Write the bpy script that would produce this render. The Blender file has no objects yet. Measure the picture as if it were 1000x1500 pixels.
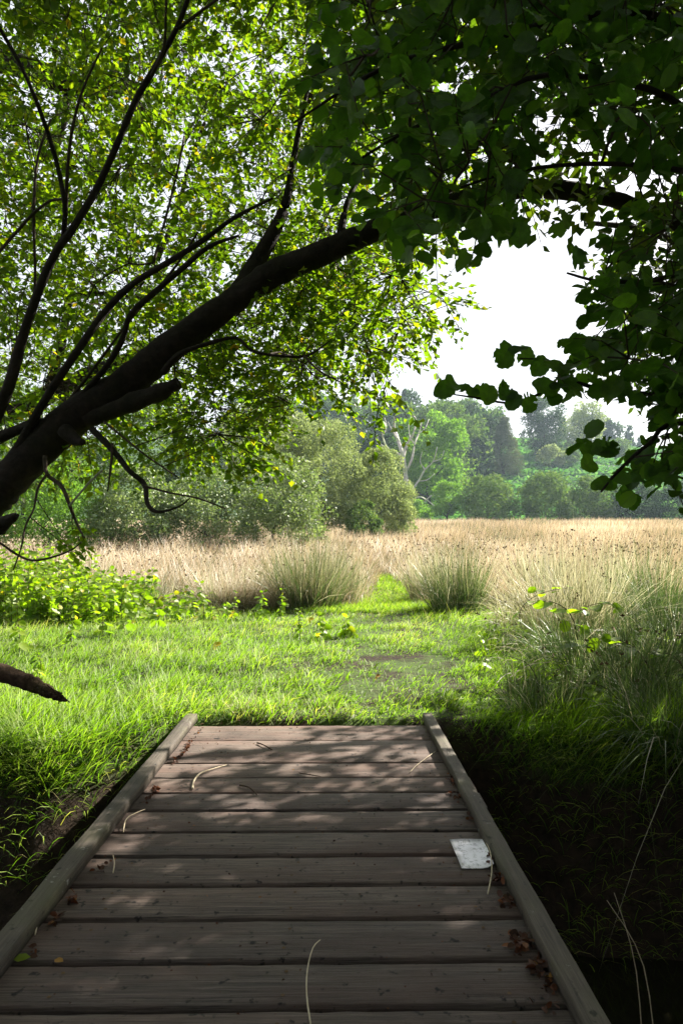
import bpy, math, random
import numpy as np
from mathutils import Vector

R = np.random.default_rng(7)
random.seed(7)
scene = bpy.context.scene
COL = scene.collection
rad = math.radians

# ------------------------------------------------------------------ camera, sky, sun, exposure
SUN_AZ, SUN_EL = rad(56), rad(38)          # azimuth from +Y towards +X
cam_d = bpy.data.cameras.new("camera")
cam = bpy.data.objects.new("camera", cam_d); COL.objects.link(cam)
cam.location = (0, 0, 1.2); cam.rotation_euler = (rad(90), 0, 0)
cam_d.sensor_fit = 'VERTICAL'; cam_d.sensor_height = 24; cam_d.lens = 16
cam_d.shift_y = 0.03
cam_d.clip_start = 0.05; cam_d.clip_end = 4000
cam_d.dof.use_dof = True; cam_d.dof.focus_distance = 5.0; cam_d.dof.aperture_fstop = 7
scene.camera = cam

world = bpy.data.worlds.new("World"); scene.world = world; world.use_nodes = True
wn = world.node_tree.nodes; wl = world.node_tree.links
bg = wn["Background"]
sky = wn.new("ShaderNodeTexSky"); sky.sky_type = 'NISHITA'; sky.sun_disc = False
sky.sun_elevation = SUN_EL; sky.sun_rotation = SUN_AZ
sky.air_density = 1.0; sky.dust_density = 4.0; sky.ozone_density = 1.0
veil = wn.new("ShaderNodeMix"); veil.data_type = 'RGBA'; veil.inputs[0].default_value = .6      # thin even cloud veil
veil.inputs[7].default_value = (7.0, 7.0, 7.1, 1); wl.new(sky.outputs[0], veil.inputs[6])
wl.new(veil.outputs[2], bg.inputs[0]); bg.inputs[1].default_value = 0.05

sd = bpy.data.lights.new("sun", 'SUN'); so = bpy.data.objects.new("sun", sd); COL.objects.link(so)
sd.energy = 5.0; sd.angle = rad(0.53); sd.color = (1.0, 0.93, 0.82)
sun_dir = Vector((math.sin(SUN_AZ)*math.cos(SUN_EL), math.cos(SUN_AZ)*math.cos(SUN_EL), math.sin(SUN_EL)))
so.rotation_euler = (-sun_dir).to_track_quat('-Z', 'Y').to_euler()

scene.view_settings.view_transform = 'Standard'
scene.view_settings.look = 'None'
scene.view_settings.exposure = 2.1
scene.view_settings.gamma = 1.0
scene.view_settings.use_curve_mapping = False
scene.cycles.max_bounces = 10
scene.cycles.diffuse_bounces = 6
scene.cycles.glossy_bounces = 2
scene.cycles.transmission_bounces = 5
scene.cycles.volume_bounces = 0
scene.cycles.use_denoising = True
scene.cycles.sample_clamp_indirect = 6

# ------------------------------------------------------------------ mesh helpers
def P(px, py, d):
    """the point that lies d metres ahead, seen at that place of the photograph"""
    return np.array([(px-500)/1000*d, d, 1.2+(795-py)/1000*d])

def mk_mesh(name, V, F, attrs=None, smooth=False):
    V = np.asarray(V, np.float32); F = np.asarray(F, np.int32); k = F.shape[1]
    me = bpy.data.meshes.new(name)
    me.vertices.add(len(V)); me.vertices.foreach_set('co', V.ravel())
    me.loops.add(F.size); me.loops.foreach_set('vertex_index', F.ravel())
    me.polygons.add(len(F)); me.polygons.foreach_set('loop_start', np.arange(0, F.size, k, dtype=np.int32))
    if smooth: me.polygons.foreach_set('use_smooth', np.ones(len(F), bool))
    for an, av in (attrs or {}).items():
        a = me.attributes.new(an, 'FLOAT', 'POINT'); a.data.foreach_set('value', np.asarray(av, np.float32))
    me.update(calc_edges=True)
    return me

def link(name, me, mat=None, parent=None, kind=None, label=None, cat=None, group=None, loc=None):
    o = bpy.data.objects.new(name, me); COL.objects.link(o)
    if mat is not None and me is not None and not me.materials: me.materials.append(mat)
    if parent is not None: o.parent = parent
    if loc is not None: o.location = loc
    if kind: o['kind'] = kind
    if label: o['label'] = label
    if cat: o['category'] = cat
    if group: o['group'] = group
    return o

def thing(name, label, cat, loc=(0, 0, 0), group=None):
    return link(name, None, label=label, cat=cat, loc=tuple(float(v) for v in loc), group=group)

def join(parts):
    """parts: list of (V,F,attrs) -> one"""
    Vs, Fs, off = [], [], 0
    keys = parts[0][2].keys() if len(parts[0]) > 2 and parts[0][2] else []
    A = {k: [] for k in keys}
    for p in parts:
        Vs.append(p[0]); Fs.append(np.asarray(p[1])+off); off += len(p[0])
        for k in keys: A[k].append(p[2][k])
    return np.concatenate(Vs), np.concatenate(Fs), {k: np.concatenate(v) for k, v in A.items()}

def nrm(v):
    return v/np.maximum(np.linalg.norm(v, axis=-1, keepdims=True), 1e-9)

def snoise(x, y, s=1.0, seed=0):
    """smooth cheap noise, about -1..1"""
    r = np.random.default_rng(seed); o = 0
    for i in range(6):
        a = r.uniform(0, 6.28); f = s*r.uniform(.7, 2.4); p = r.uniform(0, 6.28)
        o = o + np.sin((x*math.cos(a)+y*math.sin(a))*f+p + 1.3*np.sin((y*math.cos(a)-x*math.sin(a))*f*.7+p*2))
    return o/3.2

def tube(pts, rads, sides=8, rough=0.0, seed=0, sub=4):
    """smooth tapered limb along a polyline; returns V,F(quads),attrs"""
    pts = np.asarray(pts, float); rads = np.asarray(rads, float); n = len(pts)
    if sub > 1 and n > 2:            # Catmull-Rom
        T = np.linspace(0, n-1, (n-1)*sub+1); out = []
        for t in T:
            i = min(int(t), n-2); u = t-i
            p0, p1, p2, p3 = pts[max(i-1, 0)], pts[i], pts[i+1], pts[min(i+2, n-1)]
            out.append(.5*((2*p1)+(-p0+p2)*u+(2*p0-5*p1+4*p2-p3)*u*u+(-p0+3*p1-3*p2+p3)*u**3))
        rads = np.interp(T, np.arange(n), rads); pts = np.array(out); n = len(pts)
    r = np.random.default_rng(seed)
    tan = nrm(np.gradient(pts, axis=0)); up = np.array([.13, .3, 1.0])
    a = np.cross(tan, up); bad = np.linalg.norm(a, axis=1) < .1; a[bad] = np.cross(tan[bad], [1, 0, 0]); a = nrm(a); b = np.cross(tan, a)
    th = np.linspace(0, 2*np.pi, sides, endpoint=False)
    rr = np.ones((n, sides))
    if rough:
        for k in range(1, 5):
            ph = r.uniform(0, 6.28); fr = r.uniform(.1, .5)
            rr += rough/k*np.sin(k*th[None]+ph+fr*k*np.arange(n)[:, None]*.8)
        rr += r.normal(0, rough*.35, rr.shape)
        rr += (rough*.8*r.normal(0, 1, (n, 1)))
    V = pts[:, None]+rads[:, None, None]*rr[..., None]*(np.cos(th)[None, :, None]*a[:, None]+np.sin(th)[None, :, None]*b[:, None])
    V = V.reshape(-1, 3)
    i = np.arange(n-1)[:, None]*sides; j = np.arange(sides)[None]; j2 = (j+1) % sides
    F = np.stack([i+j, i+j2, i+sides+j2, i+sides+j], -1).reshape(-1, 4)
    V = np.vstack([V, pts[0], pts[-1]]); c0 = n*sides; c1 = c0+1
    jj = np.arange(sides); cap0 = np.stack([np.full(sides, c0), (jj+1) % sides, jj, jj], -1); cap1 = np.stack([np.full(sides, c1), (n-1)*sides+jj, (n-1)*sides+(jj+1) % sides, (n-1)*sides+(jj+1) % sides], -1)
    tri0 = cap0[:, :3]; tri1 = cap1[:, :3]
    Ft = np.concatenate([F[:, [0, 1, 2]], F[:, [0, 2, 3]], tri0, tri1])
    return V, Ft, {}

def sticks(p0, p1, r0, r1, s=3):
    p0 = np.asarray(p0, float); p1 = np.asarray(p1, float); n = len(p0)
    r0 = np.broadcast_to(r0, n); r1 = np.broadcast_to(r1, n)
    t = nrm(p1-p0); a = nrm(np.cross(t, [.31, .17, .93])); b = np.cross(t, a)
    th = np.linspace(0, 2*np.pi, s, endpoint=False)
    d = np.cos(th)[None, :, None]*a[:, None]+np.sin(th)[None, :, None]*b[:, None]
    V = np.concatenate([p0[:, None]+d*r0[:, None, None], p1[:, None]+d*r1[:, None, None]], 1)
    f = []
    for j in range(s):
        k = (j+1) % s; f += [[j, k, s+k], [j, s+k, s+j]]
    F = (np.array(f)[None]+(np.arange(n)*2*s)[:, None, None]).reshape(-1, 3)
    return V.reshape(-1, 3), F, {}

def strips(base, d, L, w, droop, K=2, seed=0, rnd=None, tipw=0.12, face=None):
    """grass blades: base Nx3, unit dir Nx3, length, width, droop -> V,F,attrs(h,rnd)"""
    r = np.random.default_rng(seed); n = len(base)
    L = np.broadcast_to(L, n); w = np.broadcast_to(w, n); droop = np.broadcast_to(droop, n)
    if rnd is None: rnd = r.random(n)
    ang = r.uniform(0, np.pi, n) if face is None else face
    side = np.stack([np.cos(ang), np.sin(ang), r.normal(0, .15, n)], -1)
    side = nrm(side-d*np.sum(side*d, -1, keepdims=True))
    t = np.linspace(0, 1, K+1)
    hd = d.copy(); hd[:, 2] = 0; hd = nrm(hd+1e-6)
    C = base[:, None]+d[:, None]*(L[:, None]*t[None])[..., None]
    C = C+(hd*(droop*L*.35)[:, None])[:, None]*(t**2)[None, :, None]
    C[..., 2] -= (droop*L)[:, None]*(t**2)[None]*.8
    ww = w[:, None]*(np.interp(t, [0, .4, 1], [.8, 1, tipw]))[None]
    Lf = C-side[:, None]*ww[..., None]*.5; Rt = C+side[:, None]*ww[..., None]*.5
    V = np.empty((n, 2*K+1, 3)); V[:, 0:2*K:2] = Lf[:, :K]; V[:, 1:2*K:2] = Rt[:, :K]; V[:, 2*K] = C[:, K]
    h = np.empty((n, 2*K+1)); h[:, 0:2*K:2] = t[:K]; h[:, 1:2*K:2] = t[:K]; h[:, 2*K] = 1
    f = []
    for k in range(K-1): a = 2*k; f += [[a, a+1, a+3], [a, a+3, a+2]]
    f.append([2*K-2, 2*K-1, 2*K])
    F = (np.array(f)[None]+(np.arange(n)*(2*K+1))[:, None, None]).reshape(-1, 3)
    return V.reshape(-1, 3), F, {'h': h.ravel(), 'rnd': np.repeat(rnd, 2*K+1)}

LEAF = (np.array([[0, 0, 0], [.3, .33, .05], [.3, -.33, .05], [.72, .27, .02], [.72, -.27, .02], [.33, 0, -.05], [.7, 0, -.06], [1, 0, -.1]]),
        np.array([[0, 5, 1], [0, 2, 5], [1, 5, 6], [1, 6, 3], [2, 6, 5], [2, 4, 6], [3, 6, 7], [6, 4, 7]]))
LEAF4 = (np.array([[0, 0, 0], [.45, .3, .06], [.45, -.3, .06], [1, 0, -.08]]), np.array([[0, 3, 1], [0, 2, 3]]))
LEAF5 = (np.array([[0, 0, 0], [.42, .34, .06], [.42, -.34, .06], [.45, 0, -.06], [1, 0, -.1]]), np.array([[0, 3, 1], [0, 2, 3], [1, 3, 4], [2, 4, 3]]))
NARROW4 = (np.array([[0, 0, 0], [.45, .15, .03], [.45, -.15, .03], [1, 0, -.08]]), np.array([[0, 3, 1], [0, 2, 3]]))

def scatter(tmpl, pos, axis, normal, size, rnd=None, seed=0):
    TV, TF = tmpl; n = len(pos); r = np.random.default_rng(seed)
    if rnd is None: rnd = r.random(n)
    a = nrm(axis); nn = nrm(normal-a*np.sum(normal*a, -1, keepdims=True)); b = np.cross(nn, a)
    size = np.broadcast_to(size, n)
    V = pos[:, None]+size[:, None, None]*(a[:, None]*TV[None, :, 0:1]+b[:, None]*TV[None, :, 1:2]+nn[:, None]*TV[None, :, 2:3])
    F = (TF[None]+(np.arange(n)*len(TV))[:, None, None]).reshape(-1, 3)
    return V.reshape(-1, 3), F, {'rnd': np.repeat(rnd, len(TV))}

# ------------------------------------------------------------------ materials
def new_mat(name):
    m = bpy.data.materials.new(name); m.use_nodes = True; nt = m.node_tree; nt.nodes.clear()
    out = nt.nodes.new('ShaderNodeOutputMaterial'); return m, nt, out

def ramp(nt, stops, fac):
    n = nt.nodes.new('ShaderNodeValToRGB'); e = n.color_ramp.elements
    while len(e) < len(stops): e.new(.5)
    for el, (p, c) in zip(e, stops): el.position = p; el.color = (*c, 1)
    nt.links.new(fac, n.inputs[0]); return n.outputs[0]

def attr(nt, name):
    n = nt.nodes.new('ShaderNodeAttribute'); n.attribute_name = name; return n.outputs['Fac']

def mixc(nt, fac, a, b, mode='MIX'):
    n = nt.nodes.new('ShaderNodeMix'); n.data_type = 'RGBA'; n.blend_type = mode
    for s, v in ((0, fac), (6, a), (7, b)):
        if hasattr(v, 'default_value') or hasattr(v, 'links'): nt.links.new(v, n.inputs[s])
        elif s == 0: n.inputs[0].default_value = v
        else: n.inputs[s].default_value = (*v, 1)
    return n.outputs[2]

def noise(nt, scale, detail=4, rough=.6, vec=None, dim=None):
    n = nt.nodes.new('ShaderNodeTexNoise'); n.inputs['Scale'].default_value = scale; n.inputs['Detail'].default_value = detail
    n.inputs['Roughness'].default_value = rough
    if vec is not None: nt.links.new(vec, n.inputs['Vector'])
    return n.outputs['Fac']

def leafy(name, stops, trans=.45, tint=(1.0, 1.15, .35), rough=.45, spec=.35, grass=False, tgain=1.6):
    """thin leaf: reflects, and lets tinted light through"""
    m, nt, out = new_mat(name); N = nt.nodes; Lk = nt.links
    c = ramp(nt, stops, attr(nt, 'rnd'))
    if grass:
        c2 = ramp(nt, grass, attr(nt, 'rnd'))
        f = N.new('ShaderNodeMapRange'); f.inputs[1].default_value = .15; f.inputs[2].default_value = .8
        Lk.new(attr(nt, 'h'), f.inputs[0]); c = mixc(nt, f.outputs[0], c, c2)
    p = N.new('ShaderNodeBsdfPrincipled'); p.inputs['Roughness'].default_value = rough
    p.inputs['Specular IOR Level'].default_value = spec; Lk.new(c, p.inputs['Base Color'])
    t = N.new('ShaderNodeBsdfTranslucent')
    tc = mixc(nt, 1.0, c, tuple(v*tgain for v in tint), 'MULTIPLY'); Lk.new(tc, t.inputs[0])
    mx = N.new('ShaderNodeMixShader'); mx.inputs[0].default_value = trans
    Lk.new(p.outputs[0], mx.inputs[1]); Lk.new(t.outputs[0], mx.inputs[2]); Lk.new(mx.outputs[0], out.inputs[0])
    return m

def add_veins(m):
    nt = m.node_tree; N = nt.nodes; Lk = nt.links; p = next(n for n in N if n.type == 'BSDF_PRINCIPLED'); t = next(n for n in N if n.type == 'BSDF_TRANSLUCENT')
    def mt(op, a, b=None):
        n = N.new('ShaderNodeMath'); n.operation = op
        for k, v in enumerate((a, b)):
            if v is None: continue
            if isinstance(v, (int, float)): n.inputs[k].default_value = v
            else: Lk.new(v, n.inputs[k])
        return n.outputs[0]
    lx, ly = attr(nt, 'lx'), attr(nt, 'ly'); ay = mt('ABSOLUTE', ly)
    side = mt('ABSOLUTE', mt('SINE', mt('MULTIPLY', mt('SUBTRACT', lx, mt('MULTIPLY', ay, .75)), 24.0)))
    side = mt('SUBTRACT', 1.0, mt('MINIMUM', mt('MULTIPLY', side, 4.0), 1.0)); mid = mt('SUBTRACT', 1.0, mt('MINIMUM', mt('MULTIPLY', ay, 45.0), 1.0))
    vein = mt('MAXIMUM', side, mid); tc = N.new('ShaderNodeTexCoord'); blot = noise(nt, 3.0, 4, .6, tc.outputs['Object'])
    for sh, colr in ((p, (.11, .16, .06)), (t, (.03, .06, .008))):
        src = sh.inputs[0].links[0].from_socket; c = mixc(nt, mt('MULTIPLY', vein, .65), src, colr)
        c = mixc(nt, 1.0, c, ramp(nt, [(.3, (.65, .65, .65)), (.7, (1.25, 1.2, 1.1))], blot), 'MULTIPLY'); Lk.new(c, sh.inputs[0])
    b = N.new('ShaderNodeBump'); b.inputs['Strength'].default_value = .5; b.inputs['Distance'].default_value = .004; Lk.new(vein, b.inputs['Height']); Lk.new(b.outputs[0], p.inputs['Normal'])

def bark(name, c1, c2, scale=14, bump=.6):
    m, nt, out = new_mat(name); N = nt.nodes; Lk = nt.links
    tc = N.new('ShaderNodeTexCoord'); f = noise(nt, scale, 6, .7, tc.outputs['Object']); f2 = noise(nt, scale*.22, 3, .5, tc.outputs['Object'])
    c = ramp(nt, [(.3, c1), (.7, c2)], f); g = ramp(nt, [(.45, (1, 1, 1)), (.65, (.7, .85, .55))], f2)
    c = mixc(nt, 1.0, c, g, 'MULTIPLY')
    p = N.new('ShaderNodeBsdfPrincipled'); p.inputs['Roughness'].default_value = .9; p.inputs['Specular IOR Level'].default_value = .2
    Lk.new(c, p.inputs['Base Color']); b = N.new('ShaderNodeBump'); b.inputs['Strength'].default_value = bump; b.inputs['Distance'].default_value = .02
    Lk.new(f, b.inputs['Height']); Lk.new(b.outputs[0], p.inputs['Normal']); Lk.new(p.outputs[0], out.inputs[0]); return m

def wood(name, dark, light, red, axis=0, lichen=False):
    m, nt, out = new_mat(name); N = nt.nodes; Lk = nt.links
    tc = N.new('ShaderNodeTexCoord'); oi = N.new('ShaderNodeObjectInfo')
    off = N.new('ShaderNodeVectorMath'); off.operation = 'MULTIPLY_ADD'; off.inputs[1].default_value = (1, 1, 1)
    sc = N.new('ShaderNodeVectorMath'); sc.operation = 'SCALE'; sc.inputs[0].default_value = (37, 19, 11); Lk.new(oi.outputs['Random'], sc.inputs['Scale'])
    Lk.new(tc.outputs['Object'], off.inputs[0]); Lk.new(sc.outputs[0], off.inputs[2])
    mp = N.new('ShaderNodeMapping'); Lk.new(off.outputs[0], mp.inputs[0])
    s = [55, 55, 55]; s[axis] = 1.6; mp.inputs['Scale'].default_value = s
    g = noise(nt, 2.2, 8, .78, mp.outputs[0])
    mp2 = N.new('ShaderNodeMapping'); Lk.new(off.outputs[0], mp2.inputs[0]); s = [9, 9, 9]; s[axis] = 2; mp2.inputs['Scale'].default_value = s
    g2 = noise(nt, .9, 5, .65, mp2.outputs[0])
    sp = noise(nt, 26, 3, .6, off.outputs[0]); bl = noise(nt, 3.1, 4, .6, off.outputs[0])
    c = ramp(nt, [(.36, dark), (.52, tuple((a+b)/2 for a, b in zip(dark, light))), (.66, light)], g)
    c = mixc(nt, ramp(nt, [(.42, (0, 0, 0)), (.7, (1, 1, 1))], g2), c, red)
    c = mixc(nt, ramp(nt, [(.3, (1, 1, 1)), (.38, (0, 0, 0))], sp), c, tuple(v*.35 for v in dark))
    c = mixc(nt, 1.0, c, ramp(nt, [(.3, (.66, .66, .66)), (.7, (1.12, 1.1, 1.08))], bl), 'MULTIPLY')
    tone = ramp(nt, [(0, (.8, .8, .82)), (1, (1.15, 1.1, 1.05))], oi.outputs['Random']); c = mixc(nt, 1.0, c, tone, 'MULTIPLY')
    if lichen:
        li = noise(nt, 17, 6, .75, off.outputs[0]); c = mixc(nt, ramp(nt, [(.62, (0, 0, 0)), (.68, (.8, .8, .8))], li), c, (.42, .43, .40))
        al = noise(nt, 4, 3, .6, off.outputs[0]); c = mixc(nt, ramp(nt, [(.5, (0, 0, 0)), (.75, (.45, .45, .45))], al), c, (.09, .10, .04))
    p = N.new('ShaderNodeBsdfPrincipled'); p.inputs['Roughness'].default_value = .72; p.inputs['Specular IOR Level'].default_value = .3
    Lk.new(c, p.inputs['Base Color']); b = N.new('ShaderNodeBump'); b.inputs['Strength'].default_value = .8; b.inputs['Distance'].default_value = .008
    Lk.new(g, b.inputs['Height']); Lk.new(b.outputs[0], p.inputs['Normal']); Lk.new(p.outputs[0], out.inputs[0]); return m

def plain(name, c1, c2, scale=20, rough=.9, bump=0.3):
    m, nt, out = new_mat(name); N = nt.nodes; Lk = nt.links
    tc = N.new('ShaderNodeTexCoord'); f = noise(nt, scale, 5, .65, tc.outputs['Object'])
    p = N.new('ShaderNodeBsdfPrincipled'); p.inputs['Roughness'].default_value = rough; p.inputs['Specular IOR Level'].default_value = .25
    Lk.new(ramp(nt, [(.3, c1), (.7, c2)], f), p.inputs['Base Color'])
    b = N.new('ShaderNodeBump'); b.inputs['Strength'].default_value = bump; b.inputs['Distance'].default_value = .03
    Lk.new(f, b.inputs['Height']); Lk.new(b.outputs[0], p.inputs['Normal']); Lk.new(p.outputs[0], out.inputs[0]); return m

M = dict(
    crown=leafy('leaf_crown', [(0, (.035, .078, .008)), (.5, (.062, .115, .010)), (.95, (.10, .145, .012)), (.985, (.14, .15, .015)), (1, (.22, .14, .02))], .55, (1.24, 1.22, .20), tgain=2.35),
    back=leafy('leaf_back', [(0, (.035, .07, .010)), (.6, (.06, .10, .012)), (1, (.10, .13, .016))], .5, (1.1, 1.25, .28), tgain=1.55),
    hazel=leafy('leaf_hazel', [(0, (.025, .06, .012)), (.6, (.045, .095, .016)), (1, (.07, .13, .018))], .5, (1.05, 1.3, .25), rough=.4, tgain=2.4),
    willow=leafy('leaf_willow', [(0, (.11, .15, .06)), (.6, (.19, .235, .105)), (1, (.29, .33, .18))], .35, (1.0, 1.05, .6), rough=.8, spec=.08),
    shrub=leafy('leaf_shrub', [(0, (.07, .115, .035)), (.6, (.12, .165, .06)), (1, (.22, .26, .14))], .35, (1, 1.1, .5), rough=.45, spec=.35),
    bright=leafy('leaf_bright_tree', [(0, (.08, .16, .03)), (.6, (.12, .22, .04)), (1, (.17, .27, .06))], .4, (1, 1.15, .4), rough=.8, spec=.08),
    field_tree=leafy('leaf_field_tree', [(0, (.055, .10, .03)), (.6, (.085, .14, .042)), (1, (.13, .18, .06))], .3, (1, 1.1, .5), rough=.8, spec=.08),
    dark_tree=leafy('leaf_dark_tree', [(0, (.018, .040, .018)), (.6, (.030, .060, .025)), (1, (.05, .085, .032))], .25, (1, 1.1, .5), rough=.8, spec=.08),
    conifer=leafy('needle_grey', [(0, (.055, .075, .04)), (.6, (.085, .105, .055)), (1, (.12, .13, .07))], .2, (1, 1.05, .6), rough=.8, spec=.08),
    bracken=leafy('bracken_frond', [(0, (.04, .11, .035)), (.6, (.07, .17, .05)), (1, (.12, .22, .075))], .35, (1, 1.15, .5), rough=.8, spec=.08),
    nettle=leafy('leaf_nettle', [(0, (.08, .135, .010)), (.6, (.145, .21, .014)), (.95, (.18, .24, .02)), (1, (.35, .26, .03))], .5, (1.05, 1.25, .3), tgain=1.9),
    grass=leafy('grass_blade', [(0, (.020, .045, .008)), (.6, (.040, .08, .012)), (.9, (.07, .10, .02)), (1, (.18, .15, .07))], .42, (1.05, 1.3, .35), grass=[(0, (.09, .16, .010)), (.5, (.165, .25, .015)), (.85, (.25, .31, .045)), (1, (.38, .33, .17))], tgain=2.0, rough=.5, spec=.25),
    meadow=leafy('meadow_stem', [(0, (.045, .07, .02)), (.5, (.09, .09, .04)), (1, (.22, .17, .09))], .32, (1, 1.0, .8), grass=[(0, (.07, .11, .03)), (.16, (.12, .12, .05)), (.24, (.20, .14, .09)), (.45, (.42, .31, .215)), (.85, (.54, .42, .30)), (1, (.66, .60, .50))], tgain=1.1),
    rush=leafy('rush_stem', [(0, (.045, .10, .018)), (.6, (.08, .15, .03)), (.8, (.20, .18, .08)), (1, (.38, .33, .22))], .35, (1, 1.05, .75), grass=[(0, (.07, .12, .03)), (.4, (.12, .16, .06)), (.55, (.26, .22, .14)), (.75, (.36, .31, .22)), (1, (.60, .56, .47))], tgain=1.05, rough=.4),
    deadblade=leafy('dead_blade', [(0, (.30, .26, .17)), (1, (.60, .56, .45))], .3, (1, 1, .9), tgain=1.0, rough=.5),
    trunk=bark('bark_trunk', (.010, .008, .006), (.036, .027, .020), 16, 1.0),
    twig=bark('bark_twig', (.03, .022, .016), (.075, .055, .04), 30, .4),
    grey=bark('bark_grey', (.28, .26, .24), (.50, .47, .43), 3, .5),
    mudwood=bark('bark_rotten', (.025, .015, .010), (.09, .055, .035), 30, 1.0),
    deck=wood('deck_wood', (.033, .026, .023), (.215, .170, .145), (.115, .074, .060), 0),
    kerb=wood('kerb_wood', (.035, .030, .025), (.135, .118, .098), (.075, .064, .048), 1, True),
    soil=plain('soil', (.030, .020, .013), (.075, .052, .034), 8, .95, .8),
    deadleaf=leafy('dead_leaf', [(0, (.03, .015, .010)), (.8, (.09, .035, .018)), (.95, (.16, .06, .02)), (1, (.28, .15, .03))], .2, (1, .7, .4), rough=.7),
    brown=plain('seed_brown', (.06, .035, .02), (.13, .08, .04), 30),
)

add_veins(M['hazel'])
# ------------------------------------------------------------------ ground
def sstep(t):
    t = np.clip(t, 0, 1); return t*t*(3-2*t)

def ground_z(x, y, chan=True):
    x = np.asarray(x, float); y = np.asarray(y, float)
    z = np.interp(y, [-60, 14, 95, 4000], [0, 0, 3.9, 3.9])
    z = z+32*sstep((y-95-.06*x)/145)*(1-.25*sstep((x-40)/160))
    z = z+np.where(y > 100, 1, 0)*sstep((y-100)/40)*1.3*snoise(x, y, .06, 3)
    z = z+.03*snoise(x, y, 1.1, 4)*sstep((y-4.6)/1.5)+.015*snoise(x, y, 4, 5)*sstep((y-4.6)/1.)
    z = z+.10*sstep((x-1.3)/2.5)*sstep((y-4.2)/1)*sstep((12-y)/3)
    if chan:
        e1 = 4.62+.12*snoise(x, x*0, 1.3, 8)-.62*sstep((-x-1.0)/.7)-.45*sstep((x-.75)/.6)      # far bank edge
        e0 = -2.2+.15*snoise(x, x*0, 1.1, 9)
        d = np.minimum(sstep((e1-y)/.7), sstep((y-e0)/.8))
        z = z-1.15*d
    return z

ys = np.concatenate([np.arange(-40, -4, 4), np.arange(-4, 1.5, .25), np.arange(1.5, 13, .07), np.arange(13, 40, .6), np.arange(40, 100, 2), np.arange(100, 270, 3), np.array([280, 300, 340, 400, 600, 1000, 2000, 3500])])
xs = np.concatenate([-np.geomspace(9, 3000, 40)[::-1], np.arange(-8.9, 9, .1), np.geomspace(9, 3000, 40)])
X, Y = np.meshgrid(xs, ys); Z = ground_z(X, Y)
nx, ny = len(xs), len(ys)
i, j = np.meshgrid(np.arange(nx-1), np.arange(ny-1)); q = (j*nx+i).ravel()
F = np.stack([q, q+1, q+nx+1, q+nx], -1)
gm, nt, out = new_mat('ground_soil_and_turf')
tc = nt.nodes.new('ShaderNodeTexCoord'); geo = nt.nodes.new('ShaderNodeNewGeometry'); sep = nt.nodes.new('ShaderNodeSeparateXYZ'); nt.links.new(geo.outputs['Position'], sep.inputs[0])
n1 = noise(nt, 1.7, 6, .65, tc.outputs['Object']); n2 = noise(nt, 14, 5, .7, tc.outputs['Object'])
soil = ramp(nt, [(.35, (.012, .009, .006)), (.65, (.036, .025, .017))], n2); turf = ramp(nt, [(.35, (.035, .060, .015)), (.65, (.06, .085, .022))], n2)
near = mixc(nt, ramp(nt, [(.42, (0, 0, 0)), (.55, (1, 1, 1))], n1), soil, turf)
straw = ramp(nt, [(.35, (.14, .12, .06)), (.65, (.30, .23, .13))], n2); hillc = ramp(nt, [(.35, (.03, .06, .022)), (.65, (.05, .095, .035))], n1)
mr = nt.nodes.new('ShaderNodeMapRange'); mr.inputs[1].default_value = 12; mr.inputs[2].default_value = 15; nt.links.new(sep.outputs[1], mr.inputs[0])
c = mixc(nt, mr.outputs[0], near, straw)
mr = nt.nodes.new('ShaderNodeMapRange'); mr.inputs[1].default_value = 92; mr.inputs[2].default_value = 98; nt.links.new(sep.outputs[1], mr.inputs[0])
c = mixc(nt, mr.outputs[0], c, hillc)
mr = nt.nodes.new('ShaderNodeMapRange'); mr.inputs[1].default_value = -.25; mr.inputs[2].default_value = -.08; nt.links.new(sep.outputs[2], mr.inputs[0])
c = mixc(nt, mr.outputs[0], soil, c)
p = nt.nodes.new('ShaderNodeBsdfPrincipled'); p.inputs['Roughness'].default_value = .95; p.inputs['Specular IOR Level'].default_value = .15; nt.links.new(c, p.inputs['Base Color'])
b = nt.nodes.new('ShaderNodeBump'); b.inputs['Strength'].default_value = .7; b.inputs['Distance'].default_value = .04; nt.links.new(n2, b.inputs['Height']); nt.links.new(b.outputs[0], p.inputs['Normal'])
nt.links.new(p.outputs[0], out.inputs[0])
link('ground', mk_mesh('ground', np.stack([X, Y, Z], -1).reshape(-1, 3), F, smooth=True), gm, kind='structure')
wm, nt, out = new_mat('stream_water'); p = nt.nodes.new('ShaderNodeBsdfPrincipled'); p.inputs['Base Color'].default_value = (.012, .011, .007, 1); p.inputs['Roughness'].default_value = .08
tc = nt.nodes.new('ShaderNodeTexCoord'); b = nt.nodes.new('ShaderNodeBump'); b.inputs['Strength'].default_value = .15; nt.links.new(noise(nt, 6, 3, .5, tc.outputs['Object']), b.inputs['Height']); nt.links.new(b.outputs[0], p.inputs['Normal']); nt.links.new(p.outputs[0], out.inputs[0])
link('stream_water', mk_mesh('stream_water', [[-60, -2.6, -1.0], [60, -2.6, -1.0], [60, 5.0, -1.0], [-60, 5.0, -1.0]], [[0, 1, 2, 3]]), wm, kind='structure')

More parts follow.
